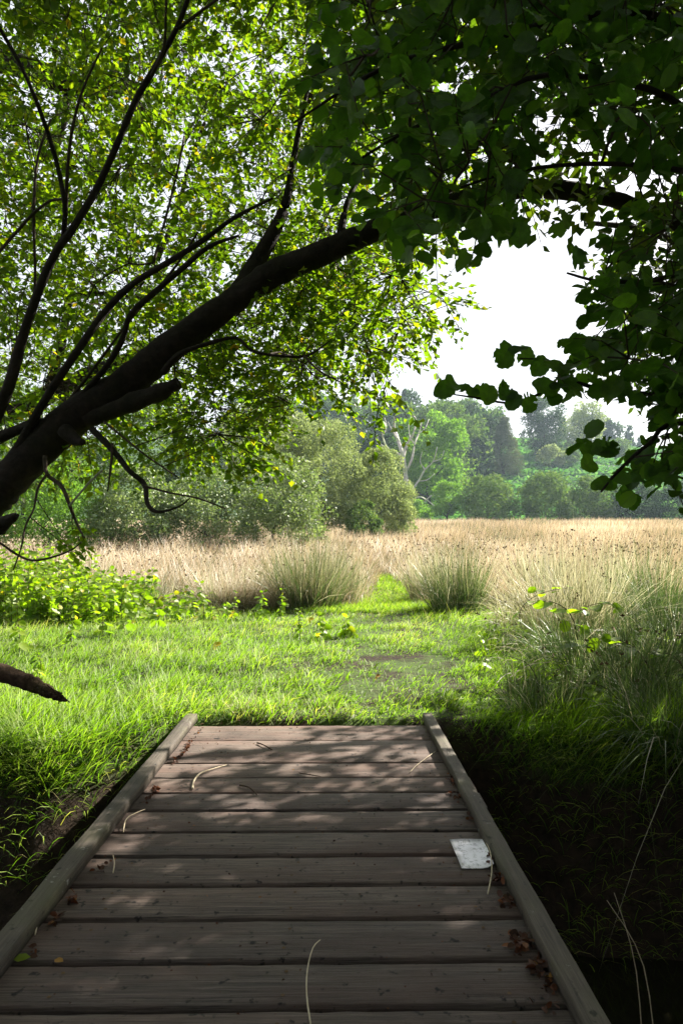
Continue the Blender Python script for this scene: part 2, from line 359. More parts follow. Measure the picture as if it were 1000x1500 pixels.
# ------------------------------------------------------------------ haze
def box_mesh(name, x0, y0, z0, x1, y1, z1):
    V = [[x, y, z] for x in (x0, x1) for y in (y0, y1) for z in (z0, z1)]
    F = [[0, 1, 3, 2], [4, 6, 7, 5], [0, 4, 5, 1], [2, 3, 7, 6], [0, 2, 6, 4], [1, 5, 7, 3]]
    return mk_mesh(name, V, F)
HAZE = 0.00032
if HAZE:
    hm, nt, out = new_mat('haze_air'); v = nt.nodes.new('ShaderNodeVolumePrincipled')
    v.inputs['Color'].default_value = (.66, .84, 1.0, 1); v.inputs['Density'].default_value = HAZE; v.inputs['Anisotropy'].default_value = .25
    nt.links.new(v.outputs[0], out.inputs['Volume'])
    link('haze', box_mesh('haze', -3100, -50, -3, 3100, 3600, 62), hm, kind='stuff')

# ------------------------------------------------------------------ footbridge
YAW = 0.012
bridge = thing('footbridge', 'weathered grey plank footbridge with a low wooden kerb along each side', 'footbridge')
bridge.rotation_euler = (0, 0, YAW)

def board(name, x0, x1, y0, y1, z0, z1, axis, segs, jit, seed):
    """worn board: bevelled section swept along its length with wavering edges"""
    r = np.random.default_rng(seed)
    if axis == 0: a0, a1, b0, b1 = x0, x1, y0, y1
    else: a0, a1, b0, b1 = y0, y1, x0, x1
    bv = .0022; n = segs+1; A = np.linspace(a0, a1, n); rings = []
    for k, a in enumerate(A):
        w0 = b0+r.normal(0, jit); w1 = b1+r.normal(0, jit); zt = z1+r.normal(0, jit*.35)
        v0 = r.uniform(.6, 2.2); v1 = r.uniform(.6, 2.2)
        rings.append([(w0, z0), (w1, z0), (w1, zt-bv*v1), (w1-bv*v1*1.3, zt), (w0+bv*v0*1.3, zt), (w0, zt-bv*v0)])
    V = []
    for a, rg in zip(A, rings):
        for (bb, z) in rg: V.append((a, bb, z) if axis == 0 else (bb, a, z))
    F = []
    for k in range(n-1):
        for s in range(6):
            s2 = (s+1) % 6; f = [k*6+s, k*6+s2, (k+1)*6+s2, (k+1)*6+s]; F += [[f[0], f[1], f[2]], [f[0], f[2], f[3]]]
    for base in (0, (n-1)*6):
        for s in range(1, 5): F.append([base, base+s, base+s+1])
    return mk_mesh(name, V, F)
pitch = 0.2196
e = 1098/343.0
edges = [e-k*pitch for k in range(0, 24)]         # going towards the camera
# planks beyond the first measured gap, narrower ones at the far end
far = [3.20, 3.405, 3.73, 3.985, 4.26, 4.53]
gaps_px = [1062, 1084, 1117, 1138, 1160, 1186, 1218, 1253, 1295, 1345, 1408, 1477]
ygap = [1200/(p-795) for p in gaps_px]
while ygap[-1] > -1.6: ygap.append(ygap[-1]-.2196)
for k in range(len(ygap)-1):
    y1, y0 = ygap[k], ygap[k+1]; g = .0095+.004*random.random()+(.003 if k > 3 else -.002)
    rx =   .678+random.uniform(-.006, .022); lx = -1.00+random.uniform(-.022, .006)
    me = board('plank', lx, rx, y0+g, y1-g, -.05, 0.0+random.uniform(-.0025, .0025), 0, 26, .0010, k+50)
    o = link('plank', me, M['deck'], bridge)
for (x0, x1) in ((-.985, -.912), (.600, .664)):
    me = board('kerb', x0, x1, -1.5, 4.60, .004, .052, 1, 40, .0013, int(x1*100)+200)
    link('kerb', me, M['kerb'], bridge)
for x0 in (-.80, -.2, .40):
    link('bearer', board('bearer', x0, x0+.12, -2.9, 5.0, -.23, -.054, 1, 8, .002, 77), M['kerb'], bridge)
# screw heads
scr = []
for k in range(len(ygap)-1):
    ym = (ygap[k]+ygap[k+1])/2
    for sx in (-.745, -.14, .46):
        for dy in (-.05, .05):
            th = np.linspace(0, 6.28, 7)[:-1]
            x = sx+random.uniform(-.01, .01); V = [[x+.006*math.cos(t), ym+dy+.006*math.sin(t), .0032] for t in th]+[[x, ym+dy, .0038]]
            scr.append((np.array(V), np.array([[6, q, (q+1) % 6] for q in range(6)]), {}))
V, F, A = join(scr); link('screw_heads', mk_mesh('screw_heads', V, F), M['brown'], bridge, kind='stuff')

# ------------------------------------------------------------------ leaning tree
def in_poly(px, py, poly):
    poly = np.asarray(poly, float); inside = np.zeros(len(px), bool); j = len(poly)-1
    for i in range(len(poly)):
        xi, yi = poly[i]; xj, yj = poly[j]
        c = ((yi > py) != (yj > py)) & (px < (xj-xi)*(py-yi)/(yj-yi+1e-12)+xi); inside ^= c; j = i
    return inside

def limb(spec, d0, d1=None, wig=.02, seed=0):
    """spec: list of (px, py, width px) -> points, radii"""
    d1 = d0 if d1 is None else d1; n = len(spec); r = np.random.default_rng(abs(seed*7+int(spec[0][0])*3+int(spec[-1][1])))
    pts = []; rr = []
    for k, (a, b_, w) in enumerate(spec):
        d = d0+(d1-d0)*k/(n-1)+(r.normal(0, wig*3) if 0 < k else 0)
        pts.append(P(a, b_, d)); rr.append(w/2000*d)
    return np.array(pts), np.array(rr)

def sample_on(limbs, step=.12):
    out = []
    for pts, rr in limbs:
        for a, b_ in zip(pts[:-1], pts[1:]):
            n = max(2, int(np.linalg.norm(b_-a)/step))
            for t in np.linspace(0, 1, n, endpoint=False): out.append(a+(b_-a)*t)
    return np.array(out)

SKYGAP = [(690, 385), (760, 300), (835, 340), (840, 480), (790, 520), (740, 560), (640, 575), (600, 565), (640, 500), (650, 420)]
def crown_build(limbs, seeds, n_leaf, twig_len, leaf_len, tmpl, mat, parent, seed, n_br=60, maxd=.45, leafname='crown', drop=.25, up=1.0, sizevar=.35, twigmat=None, ret=False, outw=.6):
    """grow branches from the limbs to groups of seed points, twigs to each seed, leaves along each twig"""
    r = np.random.default_rng(seed); S = sample_on(limbs)
    anchors = seeds[r.choice(len(seeds), min(n_br, len(seeds)), replace=False)]
    segs0, segs1, r0, r1 = [], [], [], []; BP = S[::2].copy(); BR = np.full(len(BP), .02)
    order = np.argsort([np.min(np.linalg.norm(S-a, axis=1)) for a in anchors])
    for a in anchors[order]:
        # the closest point already grown, preferring ones nearer the stem so that branches run on instead of starring
        dd = np.linalg.norm(BP-a, axis=1)+r.random(len(BP))*.25; k = np.argmin(dd); s = BP[k]; L = np.linalg.norm(a-s); n = 6
        if L > 2.6 or L < .12: continue
        mid = (s+a)/2
        if any(in_poly(np.array([q_[0]/q_[1]*1000+500]), np.array([795-(q_[2]-1.2)/q_[1]*1000]), SKYGAP)[0] for q_ in (mid, s*.75+a*.25, s*.25+a*.75)): continue
        t = np.linspace(0, 1, n)[:, None]
        pts = s+(a-s)*t+np.array([0, 0, 1])*(.13*L*np.sin(np.pi*t))+r.normal(0, .035*L, (n, 3))*np.sin(np.pi*t)
        ra = np.linspace(min(BR[k]*.8, .005+.005*L), max(.0025, min(BR[k]*.4, .004)), n)
        segs0.append(pts[:-1]); segs1.append(pts[1:]); r0.append(ra[:-1]); r1.append(ra[1:]); BP = np.concatenate([BP, pts[1:]]); BR = np.concatenate([BR, ra[1:]])
    keep = np.ones(len(seeds), bool); start = np.empty_like(seeds)
    for k, s in enumerate(seeds):
        dd = np.linalg.norm(BP-s, axis=1); m = np.argmin(dd); start[k] = BP[m]
        if dd[m] > maxd: keep[k] = False
    far = ~keep
    dirv = nrm(seeds-start+r.normal(0, .25, seeds.shape)*np.linalg.norm(seeds-start, axis=1, keepdims=True)); dirv[:, 2] -= drop; dirv = nrm(dirv+r.normal(0, .3, seeds.shape))
    TL = twig_len*r.uniform(.6, 1.3, len(seeds))
    k = keep & (np.linalg.norm(seeds-start, axis=1) > .05)
    segs0.append(start[k]); segs1.append(seeds[k]); r0.append(np.full(k.sum(), .0035)); r1.append(np.full(k.sum(), .0025))
    tip = seeds+dirv*TL[:, None]; tip[:, 2] -= .12*TL
    segs0.append(seeds); segs1.append(tip); r0.append(np.full(len(seeds), .0025)); r1.append(np.full(len(seeds), .0012))
    V, F, _ = sticks(np.concatenate(segs0), np.concatenate(segs1), np.concatenate(r0), np.concatenate(r1), 4)
    link('twigs', mk_mesh('twigs', V, F, smooth=True), twigmat or M['twig'], parent, kind='stuff')
    nL = n_leaf; N = len(seeds)*nL
    t = np.tile((np.arange(nL)+.5)/nL, len(seeds))+r.uniform(-.04, .04, N); idx = np.repeat(np.arange(len(seeds)), nL)
    pos = seeds[idx]+(tip-seeds)[idx]*t[:, None]
    sgn = np.tile(np.where(np.arange(nL) % 2, 1., -1.), len(seeds))
    sidev = nrm(np.cross(dirv, [0, 0, 1.])+1e-5)[idx]*sgn[:, None]
    ax = nrm(dirv[idx]*outw+sidev*(.9)+r.normal(0, .35, (N, 3))+np.array([0, 0, -.25]))
    nm = nrm(np.array([0, 0, up])+r.normal(0, .45, (N, 3)))
    sz = leaf_len*r.uniform(1-sizevar, 1+sizevar, N)*np.interp(t, [0, .6, 1], [1, 1, .7])
    pos = pos+ax*.012
    if ret: return pos, ax, nm, sz
    V, F, A = scatter(tmpl, pos, ax, nm, sz, seed=seed+1)
    return link(leafname, mk_mesh(leafname, V, F, A), mat, parent, kind='stuff')

lean = thing('leaning_tree', 'dark thick trunked tree leaning from the left bank over the meadow edge, leafy crown backlit', 'tree', P(-170, 1110, 4.25))
def world_parent(o, par):      # keep built-in-place geometry where it stands
    o.parent = par; o.location = (-par.location[0], -par.location[1], -par.location[2])
class Root:                    # geometry under an Empty: builds in world space, shifted to the Empty's base
    pass
_link0 = link
def link(name, me, mat=None, parent=None, **kw):
    o = _link0(name, me, mat, parent, **kw)
    if parent is not None and me is not None and kw.get('loc') is None:
        l = parent.location
        if parent.get('category') and parent.name.split('.')[0] != 'footbridge': o.location = (-l[0], -l[1], -l[2])
    return o

main = limb([(-175, 1120, 84), (-140, 960, 68), (-85, 820, 59), (-38, 755, 55), (0, 716, 54), (26, 690, 54), (100, 620, 53), (180, 568, 49), (260, 500, 43), (350, 434, 39), (400, 401, 37), (470, 372, 35), (530, 346, 33),
             (610, 312, 30), (700, 288, 28), (780, 276, 27), (860, 284, 25), (930, 303, 21), (1010, 340, 15), (1090, 400, 9)], 4.25, 4.3, .003)
V, F, _ = tube(main[0], main[1], 24, .05, 3, 8); link('trunk', mk_mesh('trunk', V, F, smooth=True), M['trunk'], lean)
stub = limb([(125, 616, 22), (180, 594, 26), (230, 577, 25), (262, 562, 18)], 4.2, 4.12, 0)
V, F, _ = tube(stub[0], stub[1], 12, .09, 5, 4); link('stub', mk_mesh('stub', V, F, smooth=True), M['trunk'], lean)
knot = limb([(95, 632, 26), (112, 645, 16), (122, 648, 8)], 4.15, 4.05, 0)
V, F, _ = tube(knot[0], knot[1], 10, .08, 6, 3); link('stub', mk_mesh('stub', V, F, smooth=True), M['trunk'], lean)
lspec = [
    ([(345, 435, 30), (375, 385, 27), (400, 340, 22), (418, 300, 16), (428, 245, 10), (440, 180, 8), (455, 110, 5)], 4.3, 4.6),
    ([(498, 345, 14), (506, 305, 10), (520, 270, 8), (540, 225, 6)], 4.25, 4.4),
    ([(240, 545, 12), (262, 520, 9), (300, 505, 7), (345, 495, 5), (372, 515, 4.5), (420, 522, 4.5), (452, 520, 4), (482, 500, 2)], 4.1, 3.9),
    ([(445, 521, 4), (470, 545, 3), (500, 560, 2)], 3.95, 3.9),
    ([(135, 628, 10), (168, 662, 9), (190, 690, 8), (212, 710, 8), (216, 738, 7), (232, 750, 5), (262, 742, 3), (278, 730, 2)], 4.1, 3.8),
    ([(212, 712, 4), (250, 722, 3), (290, 730, 3), (330, 745, 2)], 3.85, 3.7),
    ([(66, 668, 7), (69, 694, 6), (90, 712, 6), (101, 736, 6), (112, 765, 4), (124, 788, 2)], 4.1, 3.9),
    ([(69, 694, 4), (56, 715, 4), (50, 745, 3), (38, 770, 3), (32, 800, 3), (20, 835, 2)], 4.05, 3.8),
    ([(153, 618, 4), (180, 640, 3.5), (215, 668, 3), (262, 700, 2)], 4.1, 3.9),
    ([(165, 650, 5), (163, 680, 4), (158, 720, 2)], 4.05, 4.0),
    ([(-10, 645, 20), (30, 628, 16), (60, 618, 18)], 4.3, 4.2),
    ([(20, 670, 16), (60, 597, 13), (110, 520, 12), (160, 450, 11), (200, 412, 10), (250, 382, 9), (300, 350, 8), (345, 318, 6), (400, 290, 3)], 4.2, 3.6),
    ([(96, 606, 10), (150, 545, 9), (178, 500, 9), (192, 460, 8), (225, 430, 9), (262, 398, 9), (305, 362, 7), (350, 345, 3)], 4.2, 3.7),
    ([(90, 600, 5), (130, 550, 5), (190, 470, 4), (250, 400, 4), (290, 340, 3)], 4.25, 3.9),
    ([(-20, 640, 18), (12, 570, 17), (35, 490, 15), (60, 420, 13), (85, 365, 12), (105, 338, 12), (140, 280, 11), (170, 215, 10), (200, 145, 10), (232, 90, 9), (262, 35, 8), (285, -30, 7)], 4.1, 3.2),
    ([(93, 352, 9), (95, 300, 7), (84, 240, 7), (62, 170, 7), (35, 105, 6), (5, 50, 6), (-20, 10, 5)], 3.7, 3.1),
    ([(97, 315, 6), (99, 250, 5), (106, 190, 5), (122, 130, 4), (150, 70, 3)], 3.7, 3.3),
    ([(50, 440, 5), (60, 320, 0), (50, 320, 5)][0:1]+[(52, 400, 4), (50, 310, 5), (56, 230, 4), (75, 175, 3)], 3.9, 3.7),
    ([(-10, 380, 5), (20, 345, 5), (50, 312, 5), (75, 294, 4), (95, 292, 4)], 3.8, 3.7),
    ([(222, 112, 6), (240, 70, 5), (243, 20, 4), (244, -20, 4)], 3.4, 3.2),
    ([(262, 42, 6), (290, 20, 5), (330, -10, 4)], 3.3, 3.2),
    ([(225, 385, 5), (240, 330, 4), (258, 260, 4), (270, 200, 3)], 4.4, 4.6),
]
limbs = [main]
for k, (sp, a, b_) in enumerate(lspec):
    L_ = limb(sp, a, b_, .012, k); limbs.append(L_); V, F, _ = tube(L_[0], L_[1]*.95, 8, .05, k, 4)
    link('branch', mk_mesh('branch', V, F, smooth=True), M['trunk'] if sp[0][2] > 8 else M['twig'], lean)
pale = limb([(151, 688, 3.4), (130, 708, 3.6), (102, 741, 3.6)], 3.95, 3.9, 0)
V, F, _ = tube(pale[0], pale[1], 6, .05, 1, 2); link('branch', mk_mesh('branch', V, F, smooth=True), M['grey'], lean, label='pale bare dead stick')

LEFT = [(-350, -500), (700, -500), (720, -50), (700, 230), (670, 345), (600, 392), (585, 405), (630, 450), (640, 470), (592, 480), (548, 505), (522, 535), (480, 528), (450, 560), (412, 590), (385, 628), (372, 655),
        (320, 665), (270, 640), (225, 610), (150, 655), (60, 640), (-60, 690), (-350, 760)]
def seeds_in(poly, n, d0, d1, rng, xr=(-350, 1350), yr=(-500, 800), clump=0.0, power=1.0):
    out = []; tot = 0
    while tot < n:
        px = rng.uniform(*xr, n*3); py = rng.uniform(*yr, n*3); m = in_poly(px, py, poly)
        if clump:
            m &= (snoise(px, py, .018, 21)+.7*snoise(px, py, .05, 22) > -clump+rng.normal(0, .3, len(px)))
        px = px[m]; py = py[m]; d = d0+(d1-d0)*rng.random(len(px))**power
        out.append(np.stack([(px-500)/1000*d, d, 1.2+(795-py)/1000*d], -1)); tot += len(px)
    return np.concatenate(out)[:n]
rg = np.random.default_rng(11)
sd_ = np.concatenate([seeds_in(LEFT, 5300, 4.2, 7.2, rg, clump=.75), seeds_in([(380, 340), (560, 360), (630, 440), (600, 490), (540, 530), (470, 560), (390, 640), (250, 660), (230, 590), (300, 480)], 350, 4.3, 6, rg)])
hang = [(560, 590), (552, 610), (566, 575), (640, 455), (655, 462), (645, 440), (610, 500), (520, 585), (480, 600), (470, 575), (440, 560), (500, 555), (590, 540), (600, 470), (625, 430), (110, 800), (122, 795), (90, 812), (350, 700), (370, 690), (335, 690), (300, 680), (270, 655), (540, 560), (575, 520), (640, 380), (655, 365), (600, 395)]
sd_ = np.concatenate([sd_, np.array([P(a+random.uniform(-8, 8), b_-20+random.uniform(-8, 8), random.uniform(4.1, 4.8)) for a, b_ in hang for _ in range(2)])])
crown_build(limbs, sd_, 14, .32, .059, LEAF5, M['crown'], lean, 5, n_br=420)
low = limb([(-40, 770, 4), (0, 795, 4), (25, 812, 4), (48, 821, 3.5), (78, 816, 3), (104, 806, 2.5), (120, 794, 1.6)], 3.4, 3.3, 0)
V, F, _ = tube(low[0], low[1], 6, .05, 1, 3); link('branch', mk_mesh('branch', V, F, smooth=True), M['twig'], lean)

# ------------------------------------------------------------------ tree behind the leaning one
bt = thing('background_tree', 'tree behind the leaning trunk at upper left, thick dark limb across it and fine leaves', 'tree', (-8.2, 9.5, 0))
bl = []
for k, (sp, a, b_) in enumerate([
    ([(-370, 920, 60), (-330, 600, 50), (-270, 300, 46), (-180, 140, 42), (-80, 80, 38), (0, 88, 34), (60, 108, 32), (125, 128, 28), (190, 128, 20), (260, 150, 10)], 9.5, 8.5),
    ([(-330, 640, 40), (-150, 640, 34), (20, 602, 28), (80, 575, 25), (140, 545, 22), (200, 522, 18), (270, 500, 8)], 9.3, 7.5),
    ([(60, 600, 14), (78, 550, 13), (92, 500, 12), (98, 455, 12), (108, 435, 10), (160, 430, 6), (220, 440, 4)], 8.2, 8),
    ([(150, 540, 8), (170, 560, 7), (200, 600, 4)], 7.6, 7.4),
    ([(100, 125, 10), (90, 200, 8), (60, 235, 7), (30, 240, 4)], 8.9, 8.4),
    ([(230, 380, 9), (260, 310, 7), (275, 250, 6), (300, 180, 5)], 8, 8),
    ([(450, 150, 9), (480, 100, 8), (500, 60, 7), (515, 10, 6), (530, -40, 5)], 7, 7)]):
    L_ = limb(sp, a, b_, .02, k+40); bl.append(L_); V, F, _ = tube(L_[0], L_[1], 10, .05, k, 4)
    link('trunk' if k == 0 else 'branch', mk_mesh('branch', V, F, smooth=True), M['trunk'], bt)
BL = [(-400, -500), (620, -500), (600, 100), (560, 330), (520, 450), (440, 560), (380, 650), (200, 690), (-400, 740)]
crown_build(bl, seeds_in(BL, 4600, 7.5, 11, rg, clump=1.1), 14, .42, .088, LEAF5, M['back'], bt, 9, n_br=350)

# ------------------------------------------------------------------ near hazel, dark leaves hanging in from the right
def big_leaf(seed, holes=0):
    """rounded toothed leaf, folded on its midrib and curled; flat fan with rings"""
    r = np.random.default_rng(seed); n = 26; th = np.linspace(0, 2*np.pi, n, endpoint=False)
    rr = .5*(1+.06*np.cos(2*th)+.05*r.normal()*np.cos(3*th+r.uniform(0, 6)))
    rr *= 1+.035*np.where(np.arange(n) % 2, 1, -1)+r.normal(0, .02, n)
    rr[0] *= 1.08; rr[n//2] *= .86                     # tip, heart-shaped base
    for h in range(holes): k = r.integers(3, n-3); rr[k] *= .62
    ring = []
    for f in (.55, 1.0):
        x = .5+rr*np.cos(th)*f; y = rr*np.sin(th)*f*.92
        z = .20*np.abs(y)-.16*(x-.45)**2+.022*np.sin(9*x+2*np.abs(y))+r.normal(0, .008, n)
        ring.append(np.stack([x, y, z], -1))
    V = np.vstack([[[.48, 0, -.01]], ring[0], ring[1]]); F = []
    for k in range(n):
        k2 = (k+1) % n; F.append([0, 1+k, 1+k2])
        if holes and r.random() < .06*holes: continue
        F += [[1+k, 1+n+k, 1+n+k2], [1+k, 1+n+k2, 1+k2]]
    return V, np.array(F)
BIG = [big_leaf(s, 1 if s > 5 else 0) for s in range(9)]
hz = thing('hazel_tree', 'nearest overhanging tree at upper right with large round dark leaves', 'tree', (3.6, 2.9, 0))
hl = []
for k, (sp, a, b_) in enumerate([
    ([(1760, 1200, 60), (1700, 900, 50), (1500, 500, 44), (1250, 200, 34), (1050, 60, 22), (900, 20, 12), (700, 60, 9), (560, 100, 6), (430, 180, 3)], 2.9, 2.3),
    ([(1180, 150, 18), (1050, 180, 11), (950, 130, 9), (800, 110, 7), (700, 150, 6), (600, 190, 5), (500, 250, 3)], 2.7, 2.2),
    ([(1500, 520, 24), (1250, 420, 16), (1060, 390, 10), (960, 410, 7), (880, 412, 5), (830, 400, 3)], 2.8, 2.3),
    ([(1500, 560, 22), (1200, 560, 14), (1010, 575, 9), (900, 575, 7), (830, 560, 5), (760, 590, 4), (700, 583, 3), (665, 578, 2)], 2.8, 2.2),
    ([(1400, 640, 18), (1200, 650, 12), (1000, 620, 8), (950, 650, 6), (905, 690, 5), (880, 720, 3)], 2.6, 2.1),
    ([(1300, 300, 20), (1150, 290, 12), (1000, 250, 8), (880, 240, 6), (760, 250, 5), (660, 280, 3), (600, 310, 2)], 2.8, 2.3),
    ([(830, 560, 4), (800, 530, 3), (760, 525, 2)], 2.4, 2.3),
    ([(600, 130, 5), (560, 70, 4), (540, 10, 3), (520, -40, 3)], 2.4, 2.4)]):
    L_ = limb(sp, a, b_, .01, k+70); hl.append(L_); V, F, _ = tube(L_[0], L_[1], 8, .05, k, 4)
    link('trunk' if k == 0 else 'branch', mk_mesh('branch', V, F, smooth=True), M['trunk'], hz)
H1 = [(520, -260), (1300, -260), (1300, 260), (1010, 240), (900, 185), (800, 165), (765, 240), (745, 310), (690, 315), (640, 335), (565, 335), (525, 295), (480, 225), (450, 150), (490, 60)]
H2 = [(1300, 240), (1300, 720), (1010, 690), (940, 690), (905, 665), (960, 620), (1000, 590), (950, 530), (880, 545), (830, 550), (800, 545), (840, 500), (860, 450), (900, 410), (880, 370), (930, 320), (980, 290)]
sH = np.concatenate([seeds_in(H1, 540, 1.9, 3.2, rg), seeds_in(H2, 290, 1.9, 2.9, rg)])
extra = [(665, 578), (690, 590), (715, 585), (735, 575), (760, 592), (785, 590), (745, 525), (770, 530), (800, 545), (815, 590), (860, 665), (870, 690), (900, 715), (925, 735), (955, 700), (835, 350), (845, 380), (860, 660), (900, 660), (990, 640), (745, 330), (760, 345), (720, 345)]
pos, ax, nm, sz = crown_build(hl, sH, 6, .15, .066, LEAF, M['hazel'], hz, 14, n_br=130, maxd=.22, drop=.3, up=.7, ret=True, sizevar=.25)
ep = np.array([P(a-2+random.uniform(-6, 6), b_-18+random.uniform(-6, 6), random.uniform(2.1, 2.4)) for a, b_ in extra for _ in range(2)])
pos = np.concatenate([pos, ep]); ax = np.concatenate([ax, nrm(np.array([-.3, -.1, -.6])+rg.normal(0, .5, ep.shape))]); nm = np.concatenate([nm, nrm(np.array([.1, -.9, .4])+rg.normal(0, .3, ep.shape))]); sz = np.concatenate([sz, rg.uniform(.055, .08, len(ep))])
# leaves hang: many show their face
nm[::2] = nrm(nm[::2]+np.array([0, -1.1, 0])+rg.normal(0, .3, nm[::2].shape))
ppx = pos[:, 0]/pos[:, 1]*1000+500; ppy = 795-(pos[:, 2]-1.2)/pos[:, 1]*1000
inv = (ppx > -20) & (ppx < 1020) & (ppy > -20) & (ppy < 800)
rank = np.argsort(np.where(inv, -sz/pos[:, 1], 9)); pick = set(rank[:300].tolist()); rnds = rg.random(len(pos))
meshes = []
for q, (TV, TF) in enumerate(BIG):
    for v in range(3):
        me = mk_mesh('leaf', TV, TF, {'rnd': np.full(len(TV), (v+.5)/3), 'lx': TV[:, 0], 'ly': TV[:, 1]}, smooth=True); me.materials.append(M['hazel']); meshes.append(me)
from mathutils import Matrix
hzl = Vector(hz.location)
rest = [[] for _ in BIG]
for k in range(len(pos)):
    if k in pick:
        a = ax[k]/np.linalg.norm(ax[k]); n_ = nm[k]-a*np.dot(nm[k], a); n_ /= np.linalg.norm(n_); b_ = np.cross(n_, a); s = float(sz[k])
        o = bpy.data.objects.new('leaf', meshes[k % len(meshes)]); COL.objects.link(o); o.parent = hz
        Mx = Matrix([[a[i]*s, b_[i]*s, n_[i]*s, float(pos[k][i]-hzl[i])] for i in range(3)]+[[0, 0, 0, 1]]); o.matrix_local = Mx
    else: rest[k % len(BIG)].append(k)
pr = [scatter(BIG[q], pos[ix], ax[ix], nm[ix], sz[ix], rnds[ix]) for q, ix in enumerate(rest) if ix]
V, F, A = join(pr)
A['lx'] = np.concatenate([np.tile(BIG[q][0][:, 0], len(ix)) for q, ix in enumerate(rest) if ix]); A['ly'] = np.concatenate([np.tile(BIG[q][0][:, 1], len(ix)) for q, ix in enumerate(rest) if ix])
link('crown', mk_mesh('crown', V, F, A, smooth=True), M['hazel'], hz, kind='stuff')

# ------------------------------------------------------------------ bank tree on the right, shading the bridge
rt = thing('bank_tree', 'broad leafy tree on the right bank behind the hazel, yellow green in the sun', 'tree', (5.6, 6.2, 0))
rl = []
for k, pts in enumerate([
    [(5.6, 6.2, -.1), (5.5, 6.1, 1.5), (5.2, 6.0, 3.0), (4.5, 5.6, 4.4), (3.4, 5.0, 5.3), (2.0, 4.4, 5.8), (.6, 4, 6.0), (-.8, 3.6, 6.0)],
    [(5.3, 6.0, 2.4), (4.6, 6.6, 3.4), (3.9, 6.8, 3.9), (3.0, 6.6, 4.2), (2.3, 6.4, 4.2)],
    [(5.5, 6.1, 1.6), (4.9, 5.6, 2.3), (4.0, 5.2, 2.7), (3.2, 5.0, 2.8), (2.5, 5.0, 2.6)],
    [(5.1, 5.9, 3.2), (5.4, 4.6, 4.6), (4.4, 3.2, 5.2), (3.2, 2.0, 5.4), (2.0, 1.2, 5.4)],
    [(4.5, 5.6, 4.4), (4.6, 7.2, 5.4), (3.8, 8.2, 5.9), (2.8, 8.8, 6.2)]]):
    pts = np.array(pts, float); rr = np.linspace(.17 if k == 0 else .07, .02, len(pts)); rl.append((pts, rr)); V, F, _ = tube(pts, rr, 10, .05, k+9, 4)
    link('trunk' if k == 0 else 'branch', mk_mesh('branch', V, F, smooth=True), M['trunk'], rt)
RB = [(900, 330), (1000, 290), (1500, 290), (1500, 720), (1060, 640), (980, 560), (900, 530), (880, 490), (910, 440), (880, 400)]
TP = [(480, -500), (1500, -500), (1500, 320), (1000, 320), (880, 290), (790, 262), (700, 280), (600, 290), (560, 200), (500, 50)]
s1 = seeds_in(RB, 620, 3.8, 6.0, rg, xr=(800, 1550)); s2 = seeds_in(TP, 1100, 2.9, 4.8, rg)
def seeds_box(n, x0, x1, y0, y1, z0, z1): return np.stack([rg.uniform(x0, x1, n), rg.uniform(y0, y1, n), rg.uniform(z0, z1, n)], -1)
s3 = seeds_box(2300, -4.5, 6.5, -3, 5.5, 5.2, 6.6); s6 = seeds_box(600, 5.3, 9, 6.2, 8.2, 1.8, 4.6); s5 = seeds_box(900, 2.5, 5.8, 2.6, 4.9, 3.1, 4.7); s4 = seeds_box(1300, 3.2, 9, .3, 7, 2.4, 6.5)
crown_build(rl, np.concatenate([s1, s2]), 11, .36, .082, LEAF5, M['back'], rt, 29, n_br=250)
crown_build(rl, np.concatenate([s3, s4, s5, s6]), 11, .40, .125, LEAF5, M['back'], rt, 19, n_br=420)  # mostly unseen extra foliage, added overhead and at right to shade deck and bank

